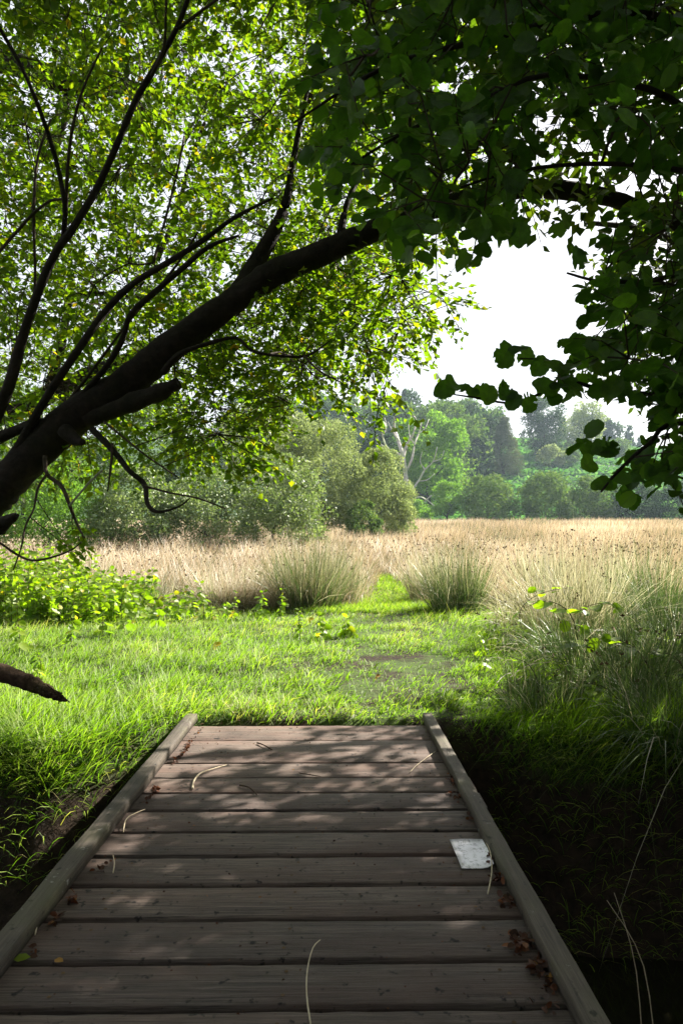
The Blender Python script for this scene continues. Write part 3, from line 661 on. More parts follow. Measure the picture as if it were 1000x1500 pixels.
# ------------------------------------------------------------------ trees and bushes across the field
def foliage(seed, H, W, D, n, leaf, lobes=26, tmpl=LEAF4, base=.12, shape='round', lob=.34, droop=0., depth=.25, core=None):
    core = (.16 if shape == 'dome' else .10) if core is None else core
    if shape == 'dome': lobes = int(lobes*1.8); lob *= .74
    r = np.random.default_rng(seed); Cs, Rs = [], []
    for k in range(lobes):
        u = r.uniform(0, 1); a = r.uniform(0, 6.283); h = base+(1-base)*u
        if shape == 'round': wr = math.sqrt(max(.05, 1-(abs(h-.52)/.52)**2.4))
        elif shape == 'cone': wr = max(.08, (1-h)**.8)*1.05
        else: wr = math.sqrt(max(.06, 1-((h-.3)/.72)**2))
        s = lob*r.uniform(.65, 1.25)*(wr**.5 if shape != 'cone' else .5+.5*wr)
        rho = (wr-s*.55)*math.sqrt(r.uniform(.25, 1)) if wr > s*.55 else 0
        hz_ = min(h*H, H-s*W*.36)
        Cs.append([math.cos(a)*rho*W/2, math.sin(a)*rho*D/2, max(hz_, s*W*.2)]); Rs.append([s*W/2, s*D/2, s*W/2*.85])
    Cs = np.array(Cs); Rs = np.array(Rs); w = Rs[:, 0]**2; k = r.choice(lobes, n, p=w/w.sum())
    nc = int(n*core); cv = nrm(r.normal(0, 1, (nc, 3))); hh = .5+.5*cv[:, 2]
    v = nrm(r.normal(0, 1, (n, 3))+np.array([0, 0, .25])); rad_ = (1-depth*r.random(n)**1.6)+r.normal(0, .06, n)
    # uneven outline: lobes carry their own bumps
    rad_ *= 1+.13*np.sin(5*v[:, 0]+k)+.11*np.sin(6*v[:, 2]+2.1*k)+.08*np.sin(11*v[:, 1]+k*3)
    pos = Cs[k]+v*Rs[k]*rad_[:, None]
    if nc and shape != 'cone':       # fill the body of the crown between the outer clumps
        bump = .80+.10*np.sin(4*cv[:, 0]+seed)+.08*np.sin(5*cv[:, 1]+2*seed)+.06*np.sin(9*cv[:, 2]+seed)-.35*r.random(nc)**2
        lowfill = np.where(cv[:, 2] < 0, 1.12, 1.0) if base < .1 else 1.0
        pos[:nc] = np.stack([cv[:, 0]*W/2*bump*lowfill, cv[:, 1]*D/2*bump*lowfill, H*(.5*(1+base)+.5*(1-base)*cv[:, 2]*bump)], -1); v[:nc] = cv
    ok = pos[:, 2] > .02*H; pos = pos[ok]; v = v[ok]; k = k[ok]; m = len(pos)
    nm = nrm(v+r.normal(0, .55, (m, 3))); ax = nrm(r.normal(0, 1, (m, 3))+v*.5+np.array([0, 0, -droop]))
    # keep axis in the leaf plane
    return scatter(tmpl, pos, ax, nm, leaf*r.uniform(.6, 1.4, m), rnd=np.clip(.5+.28*r.normal(0, 1, m)+.15*np.sin(k*2.7), 0, 1))

def trunk_parts(H, W, seed, r0=.025, forks=5, top=.55, lean_=0.04, spread=.55):
    r = np.random.default_rng(seed); out = []
    p = [np.array([0, 0, -.2])]; 
    for k in range(1, 5): p.append(np.array([r.normal(0, lean_)*H*k*.4, r.normal(0, lean_)*H*k*.4, H*top*k/4]))
    out.append(tube(p, np.linspace(r0*H, r0*H*.25, 5), 8, .05, seed, 3))
    for k in range(forks):
        t = r.uniform(.15, .8); i = min(int(t*4), 3); s = p[i]+(p[i+1]-p[i])*(t*4-i); a = 6.283*k/forks+r.uniform(-.4, .4); L = W*spread*r.uniform(.5, .9)*.55
        e_ = s+np.array([math.cos(a)*L, math.sin(a)*L, L*r.uniform(.5, 1.1)]); m_ = (s+e_)/2+r.normal(0, .06, 3)*L+np.array([0, 0, -.08*L])
        out.append(tube([s, m_, e_], [r0*H*.45, r0*H*.3, r0*H*.1], 6, .05, seed+k, 3))
    return out

def tree(name, label, cat, px, d, W, H, mat, n, leaf, seed, group=None, D=None, z=None, barkm=None, **kw):
    x = (px-500)/1000*d; zz = float(ground_z(x, d)) if z is None else z
    t = thing(name, label, cat, (x, d, zz), group)
    bush = kw.get('shape') == 'dome'
    tp = join([(a, b_, {}) for a, b_, _ in trunk_parts(H, W, seed, *((.015, 4, .35) if bush else ()), **({'spread': .3} if bush else {}))])
    _link0('trunk', mk_mesh('trunk', tp[0], tp[1], smooth=True), barkm or M['trunk'], t)
    V, F, A = foliage(seed, H, W, D or W, n, leaf, **kw)
    _link0('crown', mk_mesh('crown', V, F, A), mat, t, kind='stuff')
    return t

tree('wood_tree', 'big tree on the near bank left of the bridge, behind the viewer', 'tree', 500, -7.5, 9, 9.5, M['dark_tree'], 9000, .3, 601, lobes=34, base=.06)
tree('wood_tree', 'big tree on the near bank right of the bridge, outside the right edge', 'tree', -1000, -4.4, 7, 9, M['dark_tree'], 9000, .3, 602, lobes=34, base=.04)
tree('wood_tree', 'tree on the near bank outside the left edge', 'tree', 1900, -4.2, 7, 9, M['dark_tree'], 9000, .3, 603, lobes=34, base=.04)
tree('bank_bush', 'dense bush on the right stream bank outside the right edge', 'bush', 1700, 3.6, 3.2, 3.4, M['dark_tree'], 6000, .16, 604, lobes=24, base=.02)
# left side shrubs and willows at the meadow's edge
tree('willow', 'rounded grey green willow bush at the meadow edge, its right side sunlit', 'willow bush', 554, 42, 4.9, 5.6, M['willow'], 30000, .125, 101, lobes=34, base=.02, shape='dome', lob=.32)
tree('willow', 'taller pale willow with a loose pointed top between the leafy shrub and the round willow', 'willow tree', 470, 40, 5.6, 7.2, M['willow'], 30000, .125, 102, lobes=36, base=.04, lob=.3)
tree('willow_shrub', 'low dark green shrub tucked at the foot of the two willows', 'shrub', 532, 38.5, 2.2, 2.4, M['field_tree'], 7000, .12, 103, lobes=16, base=.02, shape='dome')
tree('leafy_shrub', 'loose silvery leaved shrub left of the willows, under the hanging crown', 'shrub', 402, 30, 5.0, 4.3, M['shrub'], 17000, .12, 104, lobes=30, base=.02, shape='dome', lob=.3)
tree('leafy_shrub', 'dark hollowed shrub behind the bare hanging branch', 'shrub', 300, 28, 4.2, 3.6, M['shrub'], 14000, .11, 105, lobes=26, base=.05, shape='dome', lob=.3)
tree('leafy_shrub', 'silvery shrub below the middle of the leaning trunk', 'shrub', 195, 27, 4.0, 3.6, M['shrub'], 14000, .11, 106, lobes=26, base=.02, shape='dome', lob=.3)
tree('leafy_shrub', 'bright leaved shrub at the left end of the meadow edge', 'shrub', 70, 26, 4.6, 4.2, M['bright'], 15000, .11, 107, lobes=28, base=.02, shape='dome', lob=.3)
tree('leafy_shrub', 'tall shrub beyond the left edge beside the bright shrub', 'shrub', -70, 25, 4.6, 5.0, M['shrub'], 9000, .13, 108, lobes=26, base=.02, shape='dome')
tree('ash_tree', 'pale green tree standing behind the silvery shrubs', 'tree', 395, 48, 8, 9.0, M['willow'], 16000, .2, 109, lobes=34, base=.15)
tree('ash_tree', 'broad green tree behind the leaning trunk and left shrubs', 'tree', 220, 46, 10, 9.5, M['field_tree'], 16000, .22, 110, lobes=34, base=.12)
tree('ash_tree', 'tall green tree at the far left behind the shrubs', 'tree', 40, 44, 10, 11.0, M['field_tree'], 16000, .22, 111, lobes=34, base=.12)

# field edge row on the right
tree('hawthorn', 'small stemmy round tree next to the dead tree at the field edge', 'tree', 655, 96, 4.8, 5.8, M['bright'], 6000, .24, 120, lobes=22, base=.2)
tree('hawthorn', 'spreading sunlit hawthorn right of the small round tree', 'tree', 712, 97, 9.8, 6.8, M['field_tree'], 8060, .35, 121, lobes=34, base=.06, shape='dome')
tree('hawthorn', 'wide domed bush in the middle of the field edge row', 'tree', 800, 97, 9.2, 7.2, M['field_tree'], 8060, .35, 122, lobes=34, base=.02, shape='dome')
tree('hawthorn', 'darker domed bush touching the middle one on its right', 'tree', 866, 98, 8.2, 6.6, M['field_tree'], 6820, .35, 123, lobes=30, base=.02, shape='dome')
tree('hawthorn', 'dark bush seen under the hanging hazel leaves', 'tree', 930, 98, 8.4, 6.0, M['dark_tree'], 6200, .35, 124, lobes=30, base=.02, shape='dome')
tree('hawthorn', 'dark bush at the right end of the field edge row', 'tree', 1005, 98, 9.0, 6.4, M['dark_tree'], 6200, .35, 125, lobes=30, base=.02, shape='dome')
tree('hawthorn', 'bush beyond the right edge of the field edge row', 'tree', 1095, 98, 9.0, 6.4, M['dark_tree'], 6000, .3, 126, lobes=26, base=.02, shape='dome')
tree('sapling', 'low light green scrub below the dead tree', 'shrub', 612, 99, 5.0, 3.4, M['bright'], 5000, .24, 127, lobes=18, base=.02, shape='dome')
tree('sycamore', 'big bright green tree with its right side in sun behind the dead tree', 'tree', 628, 116, 14.5, 17.8, M['bright'], 19000, .46, 130, lobes=80, base=.06, lob=.21)
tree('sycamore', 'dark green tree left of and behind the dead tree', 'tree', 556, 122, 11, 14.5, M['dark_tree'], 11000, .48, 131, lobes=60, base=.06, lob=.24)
tree('sycamore', 'mid green tree above and behind the big bright tree', 'tree', 655, 150, 13, 19, M['field_tree'], 11000, .55, 132, lobes=60, base=.06, lob=.24)
tree('spruce', 'grey green drooping conifer alone on the bracken slope', 'conifer', 738, 160, 10.5, 14.0, M['conifer'], 16000, .42, 140, lobes=60, base=.02, shape='cone', lob=.36, droop=.8, tmpl=NARROW4)
tree('hill_oak', 'dark oak behind the right side of the conifer', 'tree', 797, 182, 13, 15.5, M['dark_tree'], 11000, .5, 141, lobes=30, base=.06)
tree('hill_bush', 'small pale bush in front of the dark oak on the slope', 'shrub', 806, 170, 7.0, 5.2, M['willow'], 4000, .4, 142, lobes=16, base=.02, shape='dome')
tree('hill_bush', 'small brownish bush right of the pale one on the slope', 'shrub', 832, 172, 6.0, 4.6, M['field_tree'], 4000, .4, 143, lobes=16, base=.02, shape='dome')
tree('hill_oak', 'round tree between the bright tree and the conifer', 'tree', 700, 178, 11, 11, M['field_tree'], 9000, .5, 144, lobes=26, base=.05)
tree('hill_oak', 'pale tree on the crest behind the hazel branch tip', 'tree', 850, 200, 14, 13, M['willow'], 9000, .55, 145, lobes=28, base=.05)
tree('hill_bush', 'bush on the bracken crest behind the yellow leaves', 'shrub', 905, 190, 9, 5, M['field_tree'], 4000, .5, 146, lobes=18, base=.02, shape='dome')

# hillside woodland
parts = []; parts2 = []
rw = np.random.default_rng(31)
for k in range(75):
    px = rw.uniform(330, 720) if k < 58 else rw.uniform(720, 1150); d = rw.uniform(150, 215) if k < 58 else rw.uniform(225, 250)
    x = (px-500)/1000*d; H = rw.uniform(11, 16) if k < 58 else rw.uniform(7, 12)
    con = rw.random() < .45; V, F, A = foliage(300+k, H, H*(.5 if con else .85), H*(.5 if con else .85), 1700 if k < 58 else 1000, .95, lobes=38, base=.05, lob=.26, shape='cone' if con else 'round')
    V = V+np.array([x, d, float(ground_z(x, d))]); (parts if rw.random() < .65 else parts2).append((V, F, A))
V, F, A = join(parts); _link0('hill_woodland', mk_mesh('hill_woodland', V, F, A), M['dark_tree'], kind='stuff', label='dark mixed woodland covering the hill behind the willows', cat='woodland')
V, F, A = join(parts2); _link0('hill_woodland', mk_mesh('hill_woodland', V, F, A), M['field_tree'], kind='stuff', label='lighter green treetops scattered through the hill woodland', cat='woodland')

# dead tree
dt = thing('dead_tree', 'bare grey dead tree with forked branches in front of the big bright green tree', 'dead tree', (P(601, 750, 108)[0], 108, float(ground_z(10.9, 108))))
def dpt(px, py, dd=0): return P(px, py, 108+dd)
for k, (sp, rr) in enumerate([
    ([(603, 760), (597, 725), (594, 700), (590, 670), (583, 645), (577, 625), (578, 611)], (.62, .16)),
    ([(590, 672), (596, 650), (605, 635), (609, 615), (603, 608)], (.3, .1)),
    ([(588, 668), (577, 662), (566, 655), (560, 640), (557, 625), (551, 630)], (.28, .08)),
    ([(583, 645), (575, 632), (568, 618)], (.2, .07)),
    ([(566, 655), (556, 650), (552, 636)], (.14, .06)),
    ([(560, 640), (566, 625), (563, 612)], (.13, .05)),
    ([(595, 690), (603, 672), (607, 650), (613, 635), (618, 615)], (.28, .08)),
    ([(607, 650), (600, 640), (598, 622)], (.15, .06)),
    ([(613, 635), (622, 628), (628, 614)], (.12, .05)),
    ([(588, 668), (585, 690), (584, 705)], (.18, .07)),
    ([(600, 722), (612, 705), (622, 688), (634, 676), (640, 655)], (.24, .07)),
    ([(600, 735), (614, 728), (628, 735), (640, 745)], (.2, .06)),
    ([(604, 742), (618, 738), (632, 726), (645, 728)], (.2, .06)),
    ([(622, 688), (615, 676), (618, 662)], (.12, .05)),
    ([(634, 676), (645, 672), (650, 660)], (.11, .05)),
    ([(612, 705), (625, 703), (636, 694)], (.12, .05))]):
    pts = np.array([dpt(a, b_, rw.uniform(-1.5, 1.5) if i else 0) for i, (a, b_) in enumerate(sp)]); pts[0, 1] = 108 if k == 0 else pts[0, 1]
    V, F, _ = tube(pts, np.linspace(rr[0], rr[1], len(pts))*.85, 6, .06, k, 3); link('trunk' if k == 0 else 'branch', mk_mesh('branch', V, F, smooth=True), M['grey'], dt)

# bracken on the slope
n = 50000; d = 100+130*rw.random(n)**.85; px = rw.uniform(560, 1150, n); x = (px-500)/1000*d
base = np.stack([x, d, ground_z(x, d)-.1], -1); a = rw.uniform(0, 6.283, n); el = rw.uniform(.5, 1.2, n)
hum = 1+.5*snoise(x, d, .35, 12)
dv = np.stack([np.cos(a)*np.cos(el), np.sin(a)*np.cos(el), np.sin(el)], -1)
V, F, A = strips(base, dv, rw.uniform(1.0, 2.0, n)*hum, rw.uniform(.5, .9, n), rw.uniform(.3, .8, n), 2, 5)
_link0('bracken', mk_mesh('bracken', V, F, A), M['bracken'], kind='stuff', label='green bracken covering the open slope above the field edge bushes', cat='bracken')

# ------------------------------------------------------------------ grasses
def blades(name, x, y, L, w, lean_, droop, K, mat, seed, rnd=None, bias=(0, 0), **tags):
    r = np.random.default_rng(seed); n = len(x); a = r.uniform(0, 6.283, n)
    d_ = nrm(np.stack([np.cos(a)*lean_+bias[0], np.sin(a)*lean_+bias[1], np.ones(n)], -1))
    base = np.stack([x, y, ground_z(x, y)-.01], -1)
    V, F, A = strips(base, d_, L, w, droop, K, seed, rnd)
    return _link0(name, mk_mesh(name, V, F, A), mat, **tags)

def path_mask(x, y):     # trodden green way through the rushes
    cx = .85+.03*(y-12)+.2*np.sin(y*.5); w = np.interp(y, [9, 12, 15, 18, 21], [1.9, 1.0, .6, .3, 0]); return np.abs(x-cx) < w*(1+.35*snoise(x, y, 2.3, 91))*np.random.default_rng(5).uniform(.55, 1.25, len(x))
rgr = np.random.default_rng(51)
n = 185000; y = 3.75+9.75*rgr.random(n)**1.35; x = rgr.uniform(-1, 1, n)*(.62*y+.5)
on_deck = (y < 4.62) & (x > -1.02) & (x < .70); mud = ((x-.55)/.75)**2+((y-6.3)/1.25)**2+.55*snoise(x, y, 3.2, 15) < .78+rgr.normal(0, .3, n)
keep = ~on_deck & (ground_z(x, y) > -.22) & ~(mud & (rgr.random(n) < .86)); x = x[keep]; y = y[keep]; n = len(x)
tuft = snoise(x, y, 3.0, 16)+.8*snoise(x, y, 9, 17)+.5*snoise(x, y, 21, 18)
worn = np.exp(-((x-.5-.04*(y-6))/1.0)**2)
L = (.085+.065*np.clip(tuft, -.9, 1.6)+.05*(1-worn)+.10*np.exp(-((y-4.3)/.4)**2)*(np.abs(x+.15) > 1.0))*rgr.uniform(.5, 1.5, n)
L = L*np.where(x < -1.0, 1.05, .9)*np.where(x > 1.4, 1.5, 1)
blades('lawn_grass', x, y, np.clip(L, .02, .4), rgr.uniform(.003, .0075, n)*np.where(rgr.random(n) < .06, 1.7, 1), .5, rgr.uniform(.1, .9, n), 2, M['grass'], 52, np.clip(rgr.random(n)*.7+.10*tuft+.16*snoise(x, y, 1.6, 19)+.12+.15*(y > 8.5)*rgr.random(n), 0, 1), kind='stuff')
# path through the meadow
n = 22000; y = 11.5+8*rgr.random(n)**1.5; x = .85+.03*(y-12)+.2*np.sin(y*.5)+rgr.uniform(-1.4, 1.4, n)*np.interp(y, [11, 16, 30], [1, .7, .4])
blades('path_grass', x, y, rgr.uniform(.08, .22, n), rgr.uniform(.006, .012, n), .4, rgr.uniform(.1, .8, n), 2, M['grass'], 53, kind='stuff')
# bank grass drooping into the channel
n = 9000; x = np.concatenate([rgr.uniform(-3.6, -.98, n//2), rgr.uniform(.72, 3.8, n//2)]); y = 4.25-.65*rgr.random(n)**1.4
blades('bank_grass', x, y, rgr.uniform(.08, .28, n), rgr.uniform(.003, .006, n), .5, rgr.uniform(.3, 1.0, n), 3, M['grass'], 54, bias=(0, -.35), kind='stuff')
# meadow, near part and far part
n = 150000; y = 11.8+20*rgr.random(n)**1.5; x = rgr.uniform(-1, 1, n)*(.62*y+1.0)
edge = 12.4+.8*snoise(x, x*0, 1.0, 61)+np.where(x > 1.8, -1.6, 0)
keep = (y > edge) & ~(path_mask(x, y)); x = x[keep]; y = y[keep]; n = len(x); cl = snoise(x, y, 1.1, 62)
L = (.78+.20*cl+.14*snoise(x, y, .5, 68))*rgr.uniform(.5, 1.35, n)
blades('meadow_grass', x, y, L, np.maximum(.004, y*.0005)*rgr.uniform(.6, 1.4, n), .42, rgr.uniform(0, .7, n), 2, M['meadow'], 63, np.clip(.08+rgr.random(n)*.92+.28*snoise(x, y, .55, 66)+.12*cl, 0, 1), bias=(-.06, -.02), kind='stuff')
n = 110000; y = 31+66*rgr.random(n)**1.25; x = rgr.uniform(-1, 1, n)*(.6*y+2)
L = (.85+.2*snoise(x, y, .5, 64))*rgr.uniform(.6, 1.25, n)
blades('meadow_grass', x, y, L, y*.0012, .3, rgr.uniform(0, .3, n), 1, M['meadow'], 65, np.clip(.12+rgr.random(n)*.88+.3*snoise(x, y*.5, .35, 67), 0, 1), kind='stuff')
n = 4500; y = 11.5+16*rgr.random(n)**1.4; x = rgr.uniform(-1, 1, n)*(.62*y+.8); k_ = ~path_mask(x, y) & (y > 12.2+np.where(x > 1.8, -1.4, 0)); x = x[k_]; y = y[k_]; n = len(x)
pos = np.stack([x, y, ground_z(x, y)+rgr.uniform(.55, 1.12, n)], -1)
V, F, A = scatter(LEAF4, pos, rgr.normal(0, 1, pos.shape)+np.array([0, 0, 1.5]), rgr.normal(0, 1, pos.shape), rgr.uniform(.02, .05, n)*(.7+y/25))
_link0('meadow_seed_heads', mk_mesh('meadow_seed_heads', V, F, A), M['brown'], kind='stuff', label='brown seed heads standing above the meadow grass', cat='seed heads')

# rush tussocks
def tussock(label, px, py, W, H, n, seed, name='rush_tussock', pal=.0, green=.0, droop=(0, .5), stemw=.0038, mat='rush', seeds_n=60):
    n = int(n*.7); d = 1200/(py-795.); x = (px-500)/1000*d; z = float(ground_z(x, d)); r = np.random.default_rng(seed)
    t = thing(name, label, 'rush tussock', (x, d, z))
    rb = W*.28*np.sqrt(r.random(n)); a = r.uniform(0, 6.283, n); base = np.stack([rb*np.cos(a), rb*np.sin(a), np.full(n, -.02)], -1)
    ln = np.clip(np.abs(r.normal(.05, .33, n)), 0, 1.0)*W/H; a2 = a+r.normal(0, 1.0, n)
    dv = nrm(np.stack([np.cos(a2)*ln, np.sin(a2)*ln, np.ones(n)], -1)); L = H*(.35+.85*r.random(n)**.8)*(1+.12*np.sin(a*3+seed))
    dr = r.uniform(droop[0], droop[1], n)*(ln+.25); rn = np.clip(r.random(n)*(1-green)+pal*r.random(n), 0, 1)
    rn = np.where(r.random(n) < .10+.3*pal, r.uniform(.9, 1, n), rn)
    V, F, A = strips(base, dv, L, r.uniform(.6, 1.6, n)*stemw*1.3*max(1, d/9), dr, 4, seed, rn)
    _link0('stems', mk_mesh('stems', V, F, A), M[mat], t, kind='stuff')
    # seed heads on the upper stems
    if seeds_n:
        k = r.choice(n, seeds_n); tt = r.uniform(.75, .92, seeds_n)[:, None]; hd = dv[k].copy(); hd[:, 2] = 0; hd = nrm(hd)
        pos = base[k]+dv[k]*L[k][:, None]*tt+hd*(dr[k]*L[k]*.35)[:, None]*tt**2; pos[:, 2] -= (dr[k]*L[k]*.8)*tt[:, 0]**2
        pr = [scatter(LEAF4, pos, r.normal(0, 1, pos.shape), r.normal(0, 1, pos.shape), r.uniform(.02, .045, seeds_n)) for _ in range(3)]
        V, F, A = join(pr); _link0('seed_heads', mk_mesh('seed_heads', V, F, A), M['brown'], t, kind='stuff')
    return t
tussock('large green and straw rush tussock left of the path, brown seed heads on top', 450, 893, 1.9, 1.38, 2800, 201, pal=.12, green=.2)
tussock('green rush tussock with red brown tips just left of the path', 500, 888, 1.0, 1.15, 1000, 202, pal=.15)
tussock('flattened grey straw tussock at the left, behind the yellow green weeds', 220, 893, 1.5, .75, 1100, 203, pal=.7, droop=(.5, 1.3), seeds_n=0)
tussock('pale drooping tussock between the flattened one and the large rush', 335, 893, 1.7, .95, 1500, 204, pal=.6, droop=(.3, 1.0))
tussock('narrow rush tussock behind the nettle bed at the left', 130, 880, 1.5, 1.05, 1000, 205, pal=.5)
tussock('upright green rush tussock right of the path', 668, 900, 1.4, 1.2, 2000, 206, pal=.05, green=.35)
tussock('silvery rush tussock leaning behind the upright green one', 628, 882, 1.3, 1.15, 1000, 207, pal=.5)
tussock('wide white straw tussock fanning out at the right, largest in the meadow', 835, 945, 1.7, 1.25, 2600, 208, pal=.75, droop=(.1, .9))
tussock('dark green drooping sedge at the right edge of the photo', 965, 940, 1.7, 1.3, 2800, 209, green=.55, droop=(.5, 1.4))
tussock('dry brown arching tussock whose stems hang over the lawn right of the path', 765, 925, 1.3, .9, 900, 210, pal=.6, droop=(.6, 1.5))
tussock('tall rush tussock behind the white straw one', 790, 885, 1.5, 1.25, 1300, 211, pal=.4)
tussock('tall sparse rush tussock at the right behind the sedge', 930, 890, 1.6, 1.2, 1300, 212, pal=.4)
tussock('grassy tussock in the shade at the right bank edge', 905, 1030, 1.2, .8, 1700, 213, green=.5, droop=(.5, 1.4))
tussock('shaded grass tussock right of the bridge end', 800, 1050, .9, .5, 900, 214, green=.4, droop=(.4, 1.3), seeds_n=0)
tussock('dark hanging grass tussock low on the right bank', 985, 1085, 1.1, .7, 1300, 215, green=.5, droop=(.6, 1.5), seeds_n=0)

tussock('green sedge clump between the dry brown tussock and the shaded bank', 840, 985, 1.3, .8, 1900, 216, green=.55, droop=(.5, 1.5), seeds_n=0)
tussock('broad dark sedge clump under the bramble at the right edge', 990, 1000, 1.5, .9, 2100, 217, green=.55, droop=(.5, 1.4), seeds_n=0)
tussock('low green sedge clump at the left foot of the wide white straw tussock', 745, 950, .9, .5, 900, 218, green=.4, droop=(.4, 1.3), seeds_n=0)
# ------------------------------------------------------------------ weeds, nettles and bramble
def weed(label, px, py, h, seed, leaf=.07, pairs=7, name='nettle', cat='weed', group=None, stemc='twig', lm='nettle'):
    d = 1200/(py-795.); x = (px-500)/1000*d; z = float(ground_z(x, d)); r = np.random.default_rng(seed)
    t = thing(name, label, cat, (x, d, z), group)
    top = np.array([r.normal(0, .08)*h, r.normal(0, .08)*h, h]); mid = top*.5+np.array([r.normal(0, .03), 0, 0])
    V, F, _ = tube([[0, 0, -.02], mid, top], [.005, .004, .002], 5, 0, 1, 3); _link0('stem', mk_mesh('stem', V, F, smooth=True), M['twig'], t)
    pos, ax = [], []
    for k in range(pairs):
        tt = .2+.8*k/(pairs-1); p_ = top*tt; a = k*1.57+r.uniform(-.3, .3)
        for s in (0, math.pi): pos.append(p_+r.normal(0, .008, 3)); ax.append([math.cos(a+s), math.sin(a+s), -.45+r.uniform(-.3, .3)+(0.9 if k == pairs-1 else 0)])
    pos = np.array(pos); ax = nrm(np.array(ax)); tt = np.linspace(1.1, .6, len(pos))
    V, F, A = scatter(LEAF, pos, ax, np.array([0, -.35, .8])+r.normal(0, .5, pos.shape), leaf*tt*r.uniform(.8, 1.2, len(pos)), seed=seed)
    _link0('leaves', mk_mesh('leaves', V, F, A, smooth=True), M[lm], t, kind='stuff')
    return t
wl_ = [('weed with pale leaves left of the flattened straw tussock', 232, 925, .62, .10), ('leafy weed in front of the pale drooping tussock', 298, 925, .55, .09), ('tall weed at the foot of the nettle bed', 185, 930, .6, .10),
       ('small leafy weed between the nettle bed and the tall weed', 150, 935, .5, .09), ('leafy yellowing weed beneath the large rush tussock', 385, 918, .42, .08), ('upright green weed in front of the large rush, right one', 412, 912, .42, .07),
       ('thin weed with dock seeds before the large rush', 340, 920, .42, .06), ('low broad leaved weed left of the path bend', 470, 940, .28, .09), ('yellowish broad leaved weed nearest the path', 510, 935, .22, .10),
       ('weed standing lone on the lawn near the left tussocks', 440, 935, .35, .07), ('small bright weed right of the muddy patch', 708, 985, .28, .06), ('weed by the upright rush right of the path', 725, 950, .25, .06),
       ('nettle at the left frame edge on the lawn', 30, 960, .5, .09), ('slender nettle on the left lawn below the nettle bed', 105, 950, .48, .08), ('short weed in the left lawn', 60, 1000, .28, .07)]
for k, (lb, px, py, h, lf) in enumerate(wl_): weed(lb, px, py, h*1.15, 400+k, lf*1.35, 9)
# nettle bed
pr, st0, st1 = [], [], []
for k in range(450):
    y_ = rgr.uniform(9.7, 12.4); x_ = rgr.uniform(-7.0, -3.3) if k < 430 else rgr.uniform(-3.4, -1.0); h = rgr.uniform(.5, 1.0)*(1 if k < 430 else .5)*(1.2 if x_ < -4.4 else .8)
    z_ = float(ground_z(x_, y_)); top = np.array([x_+rgr.normal(0, .06), y_+rgr.normal(0, .06), z_+h]); b0 = np.array([x_, y_, z_]); st0.append(b0); st1.append(top); m_ = 18
    tt = np.linspace(.12, 1, m_)[:, None]; pp = b0+(top-b0)*tt; a = np.arange(m_)*2.4+rgr.uniform(0, 6)
    pr.append(scatter(LEAF, pp, np.stack([np.cos(a), np.sin(a), rgr.uniform(-.7, .3, m_)], -1), np.array([0, -.3, .8])+rgr.normal(0, .5, (m_, 3)), rgr.uniform(.08, .16, m_)*(1.15-.4*tt[:, 0]), seed=k))
V, F, A = join(pr); nb = _link0('nettle_bed', mk_mesh('nettle_bed', V, F, A), M['nettle'], kind='stuff', label='bright yellow green nettle bed at the left edge of the lawn', cat='nettles')
V, F, _ = sticks(st0, st1, .005, .002); _link0('stems', mk_mesh('stems', V, F), M['twig'], nb, kind='stuff')
# brambles on the right, large leaves catching the sun
def bramble(label, spec, seed, leafs=.10, nl=16):
    r = np.random.default_rng(seed); d0 = spec[0][2]; b0 = P(*spec[0]); x, y_ = b0[0], b0[1]; t = thing('bramble', label, 'bramble', (x, y_, float(ground_z(x, y_))))
    pts = np.array([P(*s) for s in spec]); V, F, _ = tube(pts, np.linspace(.006, .002, len(pts)), 6, .05, seed, 4); link('cane', mk_mesh('cane', V, F, smooth=True), M['twig'], t)
    for k in range(nl):
        u = (k+.5)/nl*(len(pts)-1); i = int(u); p_ = pts[i]+(pts[min(i+1, len(pts)-1)]-pts[i])*(u-i); TV, TF = BIG[r.integers(0, 4)]
        p_ = p_+r.normal(0, .03, 3); a = nrm(np.array([r.normal(0, 1), r.normal(0, 1)-.3, r.normal(0, .3)])); n_ = np.array([0, -.3, 1.])+r.normal(0, .35, 3)
        V, F, A = scatter((TV, TF), p_[None], a[None], n_[None], leafs*r.uniform(.6, 1.2), rnd=np.array([r.uniform(.2, .9)]))
        link('leaf', mk_mesh('leaf', V, F, A, smooth=True), M['nettle'], t)
bramble('bramble cane with large yellow green leaves arching before the white straw tussock', [(870, 1050, 5.6), (850, 960, 5.6), (835, 900, 5.7), (800, 880, 5.8), (770, 890, 5.8)], 1, .11)
bramble('bramble with broad lit leaves at the right over the shaded bank', [(990, 1080, 4.9), (960, 1000, 4.9), (930, 950, 5.0), (885, 935, 5.1), (850, 950, 5.1)], 2, .12)
bramble('sunlit bramble spray over the sedge right of the white straw tussock', [(960, 1000, 6.2), (940, 930, 6.2), (905, 890, 6.3), (870, 885, 6.3), (840, 900, 6.3)], 7, .11, 18)
bramble('bramble leaves at the right edge below the sedge', [(1040, 1080, 4.8), (1010, 1000, 4.9), (985, 960, 5.0), (950, 960, 5.1)], 3, .11, 10)
bramble('low bramble beside the dry brown tussock', [(780, 960, 7.4), (760, 900, 7.4), (790, 870, 7.5), (840, 860, 7.5)], 4, .10, 12)

bramble('bramble cane with small green leaves in the shade near the bridge corner', [(800, 1120, 5.0), (790, 1020, 5.0), (775, 975, 5.1), (740, 960, 5.2)], 5, .07, 12)
bramble('bramble cane with dark leaves low on the right bank', [(930, 1150, 4.5), (920, 1060, 4.5), (890, 1010, 4.6), (850, 1000, 4.7)], 6, .09, 12)
